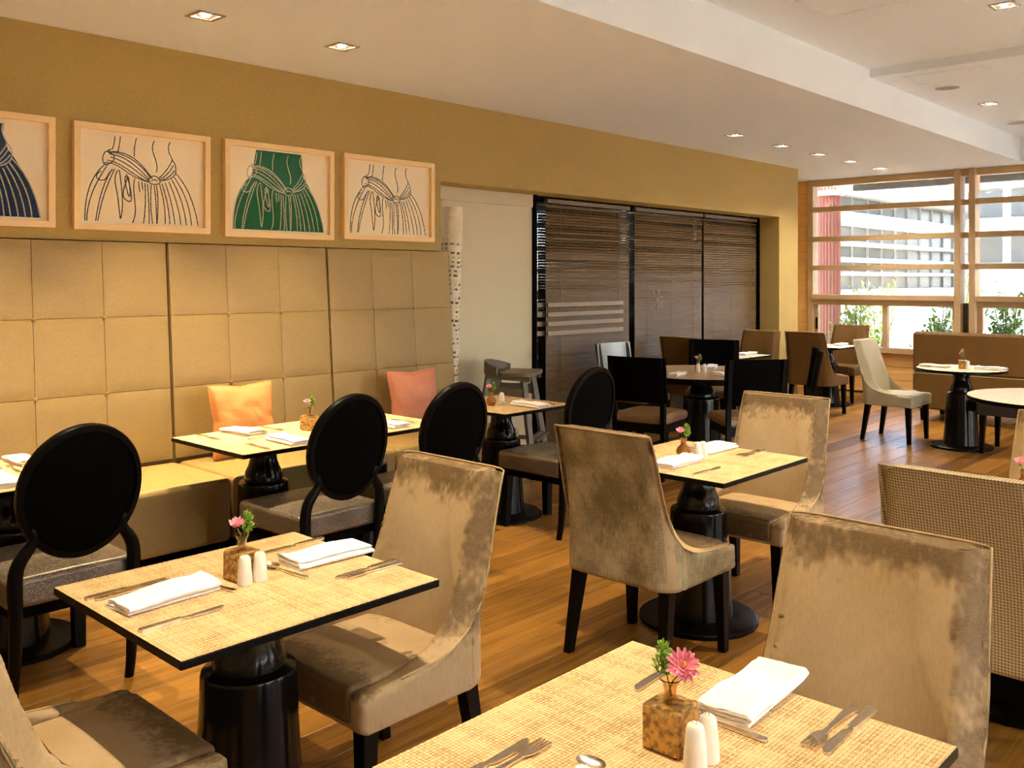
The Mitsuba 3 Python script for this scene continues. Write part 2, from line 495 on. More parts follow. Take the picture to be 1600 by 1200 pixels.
for q, lab in zip(LOW, ['recessed square lamp in the low ceiling above the outlined skirt drawings, nearest the left edge', 'recessed square lamp in the low ceiling, second from the left above the pictures',
                        'recessed lamp before the window, first and nearest of the receding row of five', 'recessed lamp before the window, second of the receding row of five', 'recessed lamp before the window, middle of the receding row of five',
                        'recessed lamp before the window, fourth of the receding row of five', 'recessed lamp before the window, last and palest of the receding row of five']):
    lamp_at(q[0], q[1], CZ, lab)
for q, lab in zip(HI, ['recessed lamp above the cube vase table by the oval chair, out of the frame', 'recessed lamp above the nearest table, out of the frame', 'recessed lamp above the middle table between velvet chairs, out of the frame',
                       'recessed lamp above the table at the right edge, out of the frame', 'recessed lamp in the raised ceiling at the top right corner', 'recessed lamp over the aisle on the right, nearest the viewer, out of the frame', 'recessed lamp over the aisle on the right, middle one, out of the frame']):
    lamp_at(q[0], q[1], RZ, lab)
for q, lab in zip(FAR, ['recessed lamp beside the round grille in the far raised ceiling', 'recessed lamp in the far raised ceiling, out of the frame', 'recessed lamp over the aisle on the right, farthest one, out of the frame']):
    lamp_at(q[0], q[1], RZ2, lab)

spot('light_table_a', 1.38, 2.25, RZ - 0.01, 6.6)
spot('light_table_b', 1.42, 0.95, RZ - 0.01, 4.3)
spot('light_table_c', 3.70, 2.28, RZ - 0.01, 7.0)
spot('light_table_d', 3.85, 0.95, RZ - 0.01, 6)
spot('light_wall_a', 2.463, 4.53, CZ - 0.01, 12, cut=35, beam=10)
spot('light_wall_b', 3.347, 4.53, CZ - 0.01, 7.5, cut=35, beam=10)
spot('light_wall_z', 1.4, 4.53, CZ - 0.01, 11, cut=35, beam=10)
spot('light_far_a', 9.542, 2.696, RZ2 - 0.01, 5)
spot('light_far_b', 6.44, 1.73, RZ - 0.01, 4)
for i, q in enumerate(LOW[2:]):
    spot(f'light_row_{i}', q[0], q[1], CZ - 0.012, (0.8, 1.0, 1.8, 3.0, 3.6)[i], weight=1.0, cut=60, beam=20, tint=(1.0, 0.93, 0.82))

spot('light_side_a', 1.5, -2.2, RZ - 0.01, 9, cut=60, beam=25, weight=2.0)
spot('light_side_b', 5.2, -2.2, RZ - 0.01, 9, cut=60, beam=25, weight=2.0)
spot('light_side_c', 9.0, -2.2, RZ2 - 0.01, 7, cut=60, beam=25, weight=2.0)

# panels and grilles of the raised ceiling
for (x0, x1, y0, y1, z, lab) in ((7.80, 8.24, 2.24, 2.86, RZ2, 'square access panel in the far raised ceiling beside the round grille'), (5.1, 5.93, 1.95, 2.67, RZ, 'square access panel in the near raised ceiling at the top of the picture')):
    k = new('access_panel')
    fr = sbox(x0, y0, x1, y1)
    put(k + '__frame', slab(fr.difference(fr.buffer(-0.02, join_style=2)), z - 0.004, 0.004), 'm_ceiling')
    put(k + '__door', bev(x0 + 0.024, x1 - 0.024, y0 + 0.024, y1 - 0.024, z - 0.003, z, 0.001), 'm_ceiling')
    tag(k, lab, 'access panel')
for (x, y, lab) in ((8.47, 2.728, 'round grey grille in the far raised ceiling beside the access panel'), (10.877, 2.789, 'round grille in the far raised ceiling at the right edge, nearest the window')):
    k = new('ceiling_speaker')
    put(k + '__grille', slab(Point(0, 0).buffer(0.10, 24), -0.008, 0.008), 'm_grille', M=at(x, y, RZ2))
    put(k + '__rim', lathe([(0.10, -0.001), (0.10, -0.011), (0.118, -0.006), (0.118, -0.001), (0.10, -0.001)], 40), 'm_ceiling', smooth=30, M=at(x, y, RZ2))
    tag(k, lab, 'ceiling speaker')
k = new('air_vent')
put(k + '__frame', box(12.03, 12.07, 2.0, 2.83, 3.06, 3.17), 'm_black_matt')
for i in range(4):
    put(sub(k, 'louvre'), bar((12.024, 2.02, 3.073 + i * 0.028), (12.024, 2.81, 3.073 + i * 0.028), 0.012, 0.005), 'm_black_matt')
tag(k, 'black air slot at the end of the raised ceiling, at the right edge', 'air vent')

# ------------------------------------------------------------------ window wall
BAR_Z = (2.53, 2.115, 1.715)


def frame_box(x0, x1, y0, y1, z0, z1):
    return bev(x0, x1, y0, y1, z0, z1, 0.004)


bays = [(5.795, 3.895), (3.645, 1.75), (1.50, -0.40), (-0.65, -2.55)]
for i, (ya, yb) in enumerate(bays):
    w = f'window_{i + 1}'
    struct(w, cat(frame_box(12.42, 12.54, yb, ya, 2.86, 2.95), frame_box(12.42, 12.54, yb, ya, 0.565, 0.64)), 'm_window_frame',
           f'tall window bay {i + 1} of the far wall with horizontal bars')
    for z in BAR_Z:
        put(sub(w, 'glazing_bar'), frame_box(12.36, 12.46, yb, ya, z - 0.035, z + 0.035), 'm_window_frame')
    put(w + '__sill_rail', cat(frame_box(12.34, 12.48, yb, ya, 1.275, 1.345), frame_box(12.40, 12.50, yb, ya, 1.20, 1.275)), 'm_window_frame')
    ym = ya - 1.0
    put(w + '__stile', cat(frame_box(12.42, 12.50, ym - 0.035, ym + 0.035, 0.64, 1.2), frame_box(12.44, 12.50, ya - 0.06, ya, 0.64, 1.2), frame_box(12.44, 12.50, yb, yb + 0.05, 0.64, 1.2)), 'm_window_frame')
    put(w + '__pane', box(12.495, 12.499, yb, ya, 1.345, 2.86), 'm_pane')
    put(sub(w, 'pane'), box(12.455, 12.459, ym, ya, 0.64, 1.2), 'm_pane')
    put(sub(w, 'pane'), box(12.475, 12.479, yb, ym, 0.64, 1.2), 'm_pane')
    if i == 0:
        put(w + '__handle', bev(12.42, 12.445, 5.74, 5.765, 0.86, 1.02, 0.004), 'm_black_matt')
    # posts between the bays
    for a in (yb - 0.0, yb - 0.175):
        put(sub(w, 'post'), frame_box(12.34, 12.54, a - 0.075, a, 0.0, 2.95), 'm_window_frame')
    put(w + '__post_filler', box(12.46, 12.54, yb - 0.175, yb - 0.075, 0.0, 1.25), 'm_window_dark')
    put(sub(w, 'glazing_bar'), cat(*[box(12.42, 12.5, yb - 0.175, yb - 0.075, z - 0.035, z + 0.035) for z in BAR_Z], box(12.42, 12.5, yb - 0.175, yb - 0.075, 2.86, 2.95)), 'm_window_frame')
    put(sub(w, 'pane'), box(12.495, 12.499, yb - 0.175, yb - 0.075, 1.25, 2.86), 'm_pane')
# wooden apron under the windows, boards one above the other
struct('wall_window_apron', box(12.52, 12.7, -2.8, 5.87, 0, 0.565), 'm_window_dark', 'low wall under the far windows, faced with orange wood boards')
for i in range(3):
    for j in range(4):
        ya, yb = 5.86 - j * 2.15, max(5.86 - (j + 1) * 2.15 + 0.004, -2.8)
        m = bev(12.495, 12.52, yb, ya, 0.03 + i * 0.178, 0.03 + (i + 1) * 0.178 - 0.005, 0.003)
        put(sub('wall_window_apron', 'board'), m, 'm_orange_wood', uv=np.tile([rnd.random(), 0.3], (len(m.vertices), 1)))
m = bev(12.44, 12.56, 5.875, 6.12, 0, 2.95, 0.004)
struct('trim_1', m, 'm_orange_wood', 'upright orange wood board beside the far window', uv=np.tile([0.4, 0.3], (len(m.vertices), 1)))
struct('trim_2', bev(12.40, 12.56, 5.795, 5.872, 0, 2.95, 0.004), 'm_window_frame', 'brown jamb of the far window')
struct('wall_right_end', box(12.4, 12.7, -5.2, -2.8, 0, 2.95), 'm_warmwall', 'end of the window wall, out of view')

# ------------------------------------------------------------------ glass screen with blinds in the recess
struct('window_6', cat(box(6.25, 6.275, 5.56, 5.68, 0, 2.32), box(10.44, 10.5, 5.60, 5.68, 0, 2.32), box(6.31, 10.42, 5.62, 5.68, 2.28, 2.32)), 'm_black_matt', 'dark framed glass screen in the recess, blinds behind it')
put('window_6__pane', box(6.275, 7.78, 5.648, 5.654, 0.0, 2.28), 'm_pane')
put('window_6__pane_001', box(7.80, 10.42, 5.648, 5.654, 0.0, 2.28), 'm_pane')
for i in range(4):
    put(sub('window_6', 'frosted_stripe'), box(6.28, 7.66, 5.6445, 5.6475, 1.315 - i * 0.088 - 0.022, 1.315 - i * 0.088 + 0.022), 'm_frost')
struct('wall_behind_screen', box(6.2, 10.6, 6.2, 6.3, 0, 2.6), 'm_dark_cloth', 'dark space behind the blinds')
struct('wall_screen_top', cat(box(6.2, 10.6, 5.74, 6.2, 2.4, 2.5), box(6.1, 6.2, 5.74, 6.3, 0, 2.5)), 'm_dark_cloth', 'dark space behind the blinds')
blind_labels = ['brown wooden blind behind the glass with the pale stripes, leftmost of three', 'brown wooden blind in the middle of the three, behind the round table', 'brown wooden blind nearest the window, rightmost of three']
for (xa, xb), lab in zip(((6.44, 7.74), (7.84, 9.14), (9.185, 10.40)), blind_labels):
    k = new('window_blind')
    sl = []
    for i in range(82):
        z = 0.06 + i * 0.0268
        tone = 0
        tilt = 1.36 + rnd.gauss(0, 0.06) - max(0, z - 1.25) * rnd.choice([0.2, 0.35, 0.9])
        c, s = math.cos(tilt), math.sin(tilt)
        b = trimesh.creation.box([xb - xa, 0.0262, 0.003])
        b.apply_transform(trimesh.transformations.rotation_matrix(tilt, [1, 0, 0]))
        b.apply_translation([(xa + xb) / 2, 5.60, z])
        sl.append(b)
    put(k + '__slats', cat(*sl), 'm_slat')
    tag(k + '__slats', 'many thin brown wooden slats', kind='stuff')
    put(k + '__headrail', bev(xa, xb, 5.58, 5.625, 2.26, 2.30, 0.003), 'm_slat')
    put(k + '__bottom_rail', bev(xa, xb, 5.585, 5.615, 0.02, 0.045, 0.003), 'm_slat')
    for q in (0.15, 0.5, 0.85):
        xc = xa + (xb - xa) * q
        put(sub(k, 'cord'), box(xc - 0.002, xc + 0.002, 5.582, 5.584, 0.03, 2.265), 'm_slat')
    if xa < 7:
        for i in range(4):
            zz = 1.315 - i * 0.088
            put(sub(k, 'pale_band'), bev(xa + 0.01, 7.62, 5.579, 5.5815, zz - 0.02, zz + 0.02, 0.0008), 'm_frost')
    if 7.5 < xa < 8:
        strokes = [[(0.115, 0), (0.115, 0.21)], [(0.10, 0.10), (0.012, 0.21)], [(0.10, 0.10), (0.0, 0.0)], [(0.135, 0), (0.135, 0.21)], [(0.19, 0.0), (0.19, 0.125), (0.15, 0.125)]]
        mm = extrude(unary_union([LineString(q).buffer(0.003) for q in strokes]), 0.0012)
        mm.apply_transform(trimesh.transformations.rotation_matrix(PI / 2, [1, 0, 0]))
        mm.apply_translation([8.13, 5.5825, 1.24])
        put(k + '__mirrored_letter', mm, 'm_frost')
        labels[k + '__mirrored_letter'] = {'label': 'faint pale outline of a mirrored letter'}
    tag(k, lab, 'blind', 'wooden blinds in the recess')

# ------------------------------------------------------------------ banquette: modules with nine pads each
def pad(x0, x1, v0, v1, foot, lean):
    """a crowned pad of the slanted back between x0..x1 and heights v0..v1; its rear is flat"""
    nx, nv = 13, 13
    g = np.linspace(0, 1, nx)
    xs, vs = x0 + (x1 - x0) * g, v0 + (v1 - v0) * np.linspace(0, 1, nv)
    h = lambda t: np.clip(1 - np.abs(2 * t - 1) ** 7, 0, 1) ** 0.6
    H = 0.007 * h(g)[:, None] * h(np.linspace(0, 1, nv))[None, :]
    P = np.zeros((nx, nv, 3))
    P[..., 0] = xs[:, None]
    P[..., 2] = vs[None, :]
    P[..., 1] = foot + lean * (vs[None, :] - 0.47) / 1.3 - H
    B = P.copy()
    B[..., 1] = foot + lean * (vs[None, :] - 0.47) / 1.3 + 0.03
    idx = lambda i, j: i * nv + j
    f = []
    for i in range(nx - 1):
        for j in range(nv - 1):
            f += [(idx(i, j), idx(i + 1, j), idx(i + 1, j + 1)), (idx(i, j), idx(i + 1, j + 1), idx(i, j + 1))]
    f = np.array(f)
    n = nx * nv
    allf = [f, f[:, ::-1] + n]
    edge = [(i, 0) for i in range(nx)] + [(nx - 1, j) for j in range(1, nv)] + [(i, nv - 1) for i in range(nx - 2, -1, -1)] + [(0, j) for j in range(nv - 2, 0, -1)]
    e = [idx(*q) for q in edge]
    side = []
    for a, b in zip(e, e[1:] + e[:1]):
        side += [(a, a + n, b + n), (a, b + n, b)]
    m = trimesh.Trimesh(np.vstack([P.reshape(-1, 3), B.reshape(-1, 3)]), np.vstack(allf + [np.array(side)]), process=False)
    m.fix_normals()
    return m


def cushion(x0, x1, y0, y1, z0, z1, r=0.03, crown=0.012):
    q = mani(bev(x0 + r, x1 - r, y0 + r, y1 - r, z0 + r, z1 - r, 0.002)).minkowski_sum(m3.Manifold.sphere(r, 16)) if False else None
    pts = []
    for x in (x0 + r, x1 - r):
        for yy in (y0 + r, y1 - r):
            for z in (z0 + r, z1 - r):
                s = trimesh.creation.icosphere(subdivisions=2, radius=r)
                pts.append(s.vertices + [x, yy, z])
    m = trimesh.convex.convex_hull(np.vstack(pts))
    m = tri(mani(m).refine_to_length(0.07))
    v = m.vertices.copy()
    top = v[:, 2] > (z0 + z1) / 2
    fx = 1 - ((v[:, 0] - (x0 + x1) / 2) / ((x1 - x0) / 2)) ** 2
    fy = 1 - ((v[:, 1] - (y0 + y1) / 2) / ((y1 - y0) / 2)) ** 2
    v[:, 2] += np.where(top, crown * np.clip(fx * fy, 0, 1) ** 0.7, 0)
    m.vertices = v
    return m


mods = [(0.322, 1.476), (1.484, 2.636), (2.644, 3.796), (3.804, 4.955)]
mod_labels = ['padded beige banquette section at the far left end, mostly out of the frame', 'padded beige banquette section at the left edge, beside the first oval chair', 'padded beige banquette section with the orange cushion',
              'padded beige banquette section with the pink cushion, beside the birch trunk']
for (xa, xb), lab in zip(mods, mod_labels):
    k = new('banquette')
    put(k + '__plinth', box(xa + 0.01, xb - 0.01, 4.64, 5.3, 0, 0.125), 'm_black_matt')
    put(k + '__seat', cushion(xa, xb, 4.555, 5.20, 0.125, 0.472, 0.03, 0.012), 'm_linen', smooth=40)
    put(k + '__back_board', loft([[(x, 5.235, 0.40), (x, 5.335, 1.765), (x, 5.40, 1.765), (x, 5.36, 0.40)] for x in (xa + 0.002, xb - 0.002)]), 'm_seam')
    cw = (xb - xa - 0.008) / 3
    for r, (v0, v1) in enumerate(((0.485, 0.905), (0.905, 1.335), (1.335, 1.77))):
        for c in range(3):
            x0 = xa + 0.004 + c * cw
            put(sub(k + '__back_board', 'pad'), pad(x0 + 0.0012, x0 + cw - 0.0012, v0 + 0.0012, v1 - 0.0012, 5.222, 0.10), 'm_linen', smooth=50)
    for zz in (0.905, 1.335):
        for c in (1, 2):
            s = trimesh.creation.icosphere(subdivisions=2, radius=0.011)
            s.vertices = s.vertices * [1, 0.5, 1] + [xa + 0.004 + c * cw, 5.216 + 0.10 * (zz - 0.47) / 1.3, zz]
            put(sub(k + '__back_board', 'button'), s, 'm_linen', smooth=True)
    tag(k, lab, 'banquette', 'sections of the padded banquette')


def pillow(w, h, t):
    n = 29
    g = np.linspace(-1, 1, n)
    X, Y = np.meshgrid(g, g, indexing='ij')
    prof = np.clip((1 - X ** 2) * (1 - Y ** 2), 0, 1) ** 0.45
    pinch = 1 - 0.11 * (1 - np.abs(X * Y) ** 0.7)
    wr = meshkit.fbm(np.stack([X * 3.2, Y * 3.2 + 4, X * 0 + 2], -1)) - 0.5
    edge = 1 - np.maximum(np.abs(X), np.abs(Y)) ** 6
    front = np.stack([X * pinch * w / 2, prof * t / 2 + wr * 0.022 * edge + 0.002, Y * pinch * h / 2], -1)
    back = np.stack([X * pinch * w / 2, -prof * t / 2 - 0.002, Y * pinch * h / 2], -1)
    f = []
    for i in range(n - 1):
        for j in range(n - 1):
            a, b, c, d = i * n + j, (i + 1) * n + j, (i + 1) * n + j + 1, i * n + j + 1
            f += [(a, c, b), (a, d, c)]
    f = np.array(f)
    e = [i * n for i in range(n)] + [(n - 1) * n + j for j in range(1, n)] + [i * n + n - 1 for i in range(n - 2, -1, -1)] + list(range(n - 2, 0, -1))
    side = []
    for a, b in zip(e, e[1:] + e[:1]):
        side += [(a, b, b + n * n), (a, b + n * n, a + n * n)]
    m = trimesh.Trimesh(np.vstack([front.reshape(-1, 3), back.reshape(-1, 3)]), np.vstack([f, f[:, ::-1] + n * n, np.array(side)]), process=False)
    m.fix_normals()
    rim = []
    for a in e:
        rim.append((front.reshape(-1, 3)[a] + back.reshape(-1, 3)[a]) / 2)
    return m, tube(rim, 0.004, 6, closed=True)


for (x, y, z, w, rot, tilt, mt, lab) in ((2.98, 5.025, 0.705, 0.43, 0, 10, 'm_orange_pillow', 'orange square cushion leaning on the middle banquette section'), (4.35, 5.03, 0.69, 0.42, -5, 10, 'm_pink_pillow', 'salmon pink square cushion leaning on the banquette beside the birch trunk')):
    k = new('cushion')
    body, rim = pillow(w, 0.43, 0.15)
    M = T().translate([x, y, z]).rotate([0, 0, 1], 180 + rot).rotate([1, 0, 0], tilt)
    put(k + '__cover', body, mt, smooth=True, M=M)
    put(k + '__piping', rim, mt, smooth=True, M=M)
    tag(k, lab, 'cushion', 'cushions on the banquette')

# birch trunk standing at the end of the banquette
k = new('birch_trunk')
N, K = 32, 26
rings, uvs = [], []
for i in range(K):
    z = 2.13 * i / (K - 1)
    cx, cy = 5.068 + 0.012 * z, 5.43 + 0.006 * math.sin(z * 2)
    r = 0.062 + 0.011 * z + 0.002 * math.sin(z * 5)
    a = np.arange(N + 1) * 2 * PI / N
    rr = r * (1 + 0.02 * np.sin(3 * a + z))
    rings.append(np.stack([cx + rr * np.cos(a), cy + rr * np.sin(a), np.full(N + 1, z)], -1))
    uvs.append(np.stack([a * 0.0748, np.full(N + 1, z)], -1))
R = np.array(rings)
f = []
for i in range(K - 1):
    for j in range(N):
        f += [(i * (N + 1) + j, i * (N + 1) + j + 1, (i + 1) * (N + 1) + j + 1), (i * (N + 1) + j, (i + 1) * (N + 1) + j + 1, (i + 1) * (N + 1) + j)]
put(k + '__bark', trimesh.Trimesh(R.reshape(-1, 3), np.array(f), process=False), 'm_bark', smooth=True, uv=np.array(uvs).reshape(-1, 2))
put(k + '__cut_end', slab(Polygon(R[-1][:-1, :2]).buffer(-0.0005), 2.126, 0.004), 'm_plaster')
tag(k, 'white birch trunk with dark flecks standing at the end of the banquette', 'tree trunk')

# ------------------------------------------------------------------ framed drawings
PIC = {
    'contour': [[(485, 768), (440, 830), (412, 910), (400, 1045)], [(498, 770), (455, 850), (425, 930), (408, 1045)], [(820, 805), (872, 880), (912, 980), (932, 1068)],
                [(520, 790), (480, 880), (460, 960), (447, 1045)], [(530, 790), (492, 890), (470, 970), (456, 1045)]],
    'band': [[(500, 705), (560, 706), (620, 735), (670, 785), (705, 832)], [(482, 760), (540, 770), (600, 812), (650, 838), (692, 852)], [(508, 715), (575, 735), (640, 785), (690, 838)], [(515, 730), (580, 760), (640, 805), (690, 845)],
             [(500, 745), (560, 770), (625, 815), (688, 850)], [(520, 705), (590, 728), (650, 772), (698, 832)], [(500, 700), (478, 730), (485, 765), (512, 760), (500, 700)], [(515, 690), (500, 702), (520, 715)],
             [(735, 832), (765, 800), (790, 762), (802, 738)], [(745, 842), (785, 835), (815, 810), (820, 785), (802, 738)], [(742, 836), (780, 805), (806, 765)], [(750, 840), (790, 818), (812, 790)],
             [(690, 835), (712, 820), (735, 832), (742, 850), (715, 862), (692, 852), (690, 835)], [(700, 845), (712, 838), (730, 845)]],
    'figure': [[(532, 628), (528, 660), (520, 690)], [(556, 628), (552, 665), (546, 700)], [(630, 634), (622, 675), (620, 722)], [(714, 645), (706, 680), (718, 730), (724, 800)], [(790, 650), (784, 690), (795, 720), (804, 740)]],
    'pleat': [[(545, 795), (532, 840), (540, 900), (548, 960), (556, 1034)], [(552, 795), (560, 860), (566, 960), (558, 1034)], [(585, 815), (574, 880), (580, 940), (600, 950), (606, 910), (594, 850), (585, 815)], [(592, 830), (588, 900), (598, 925), (600, 890), (592, 830)],
              [(622, 835), (618, 900), (624, 960), (612, 1055)], [(640, 850), (646, 900)], [(655, 850), (660, 890)], [(670, 858), (672, 950), (664, 1056)], [(682, 862), (688, 950), (690, 1058)], [(700, 866), (698, 960), (706, 1058)], [(715, 868), (722, 950), (726, 1058)], [(726, 870), (732, 960), (728, 1058)],
              [(740, 862), (760, 950), (768, 1060)], [(752, 858), (776, 950), (790, 1060)], [(768, 855), (798, 960), (815, 1062)], [(786, 850), (822, 950), (845, 1063)], [(800, 838), (845, 940), (872, 1065)], [(812, 825), (864, 920), (898, 1066)], [(470, 800), (458, 840), (480, 845), (505, 810), (520, 795)]],
}


def pic_uv(q):
    x, yy = q
    uu = (x - 380) / 570
    top, bot = 600 + 50 * uu, 1050 + 25 * uu
    return uu, (bot - yy) / (bot - top)


def picture(x0, x1, z0, z1, style, label):
    """hangs on the left wall; local drawing plane x (to the right) and z (up)"""
    k = new('framed_picture')
    o = sbox(x0, z0, x1, z1)
    i = sbox(x0 + 0.035, z0 + 0.035, x1 - 0.035, z1 - 0.035)
    toY = lambda mm, yy: (mm.apply_transform(trimesh.transformations.rotation_matrix(PI / 2, [1, 0, 0])), mm.apply_translation([0, yy, 0]), mm)[2]
    for name, poly in (('frame_bar', [(x0, z0), (x1, z0), (x1 - 0.035, z0 + 0.035), (x0 + 0.035, z0 + 0.035)]), ('frame_bar', [(x0, z1), (x1, z1), (x1 - 0.035, z1 - 0.035), (x0 + 0.035, z1 - 0.035)]),
                       ('frame_bar', [(x0, z0), (x0, z1), (x0 + 0.035, z1 - 0.035), (x0 + 0.035, z0 + 0.035)]), ('frame_bar', [(x1, z0), (x1, z1), (x1 - 0.035, z1 - 0.035), (x1 - 0.035, z0 + 0.035)])):
        put(sub(k, name), toY(extrude(Polygon(poly).buffer(0), 0.038), LW), 'm_frame_wood')
    put(k + '__paper', toY(extrude(i, 0.004), LW - 0.002), 'm_paper')
    put(k + '__glass', toY(extrude(i, 0.002), LW - 0.022), 'm_picture_glass')
    a, b, c, d = x0 + 0.045, x1 - 0.045, z0 + 0.045, z1 - 0.045
    P = lambda q: (a + (b - a) * pic_uv(q)[0], c + (d - c) * pic_uv(q)[1])
    lines = lambda names, wdt: unary_union([LineString(spline([P(q) for q in s], 26)).buffer(wdt) for nme in names for s in PIC[nme]])
    clip = sbox(a, c, b, d)
    body = None
    if style in ('navy', 'green'):
        outline = [P(q) for q in spline([(485, 765), (440, 830), (412, 910), (400, 1045)], 20)] + [P((932, 1068))] + [P(q) for q in spline([(932, 1068), (912, 980), (872, 880), (810, 770)], 20)]
        skirt = Polygon(outline).buffer(0)
        torso = Polygon([P(q) for q in ([(500, 770), (528, 612), (790, 628), (806, 770), (720, 850)] if style == 'green' else [(500, 770), (524, 690), (530, 628), (790, 650), (786, 690), (806, 770), (720, 850)])]).buffer(0)
        body = unary_union([skirt, torso]).intersection(clip)
        put(k + '__paper__print', toY(extrude(body, 0.0008), LW - 0.006), 'm_navy' if style == 'navy' else 'm_green_ink')
    ln = lines(('contour', 'band', 'figure', 'pleat'), 0.0030 if body is None else 0.0034).intersection(clip)
    put(k + '__paper__line_drawing', toY(extrude(ln, 0.0007), LW - (0.006 if body is None else 0.0069)), 'm_ink' if body is None else 'm_pale_ink')
    tag(k, label, 'picture', 'framed skirt drawings above the banquette')


picture(1.162, 1.992, 1.836, 2.443, 'navy', 'framed print of a navy blue skirt, cut by the left edge of the photo')
picture(2.091, 2.917, 1.834, 2.440, 'line', 'framed outline drawing of a tied skirt, between the navy and the green print')
picture(3.018, 3.853, 1.824, 2.443, 'green', 'framed print of a dark green skirt')
picture(3.940, 4.794, 1.838, 2.445, 'line', 'framed outline drawing of a tied skirt, rightmost, beside the recess')

# ------------------------------------------------------------------ velvet chair
def side_extrude(poly, half):
    """polygon in (x, z) -> solid across y from -half to half"""
    mm = m3.CrossSection([np.array(poly, float)], m3.FillRule.EvenOdd).extrude(2 * half).rotate([90, 0, 0]).translate([0, half, 0])
    return mm


def plan_extrude(poly, z0, z1):
    return m3.CrossSection([np.array(p.exterior.coords)[:-1] for p in getattr(poly, 'geoms', [poly])], m3.FillRule.EvenOdd).extrude(z1 - z0).translate([0, 0, z0])


def lean(v):
    z = np.clip(v[:, 2] - 0.42, 0, None) / 0.535
    v = v.copy()
    v[:, 0] -= 0.105 * z ** 1.8
    v[:, 1] *= 1 - 0.115 * z
    return v


def wing_profile():
    return spline([(0.20, 0.448), (0.10, 0.452), (0.02, 0.470), (-0.06, 0.508), (-0.115, 0.565), (-0.15, 0.65), (-0.166, 0.76), (-0.172, 0.955)], 40)


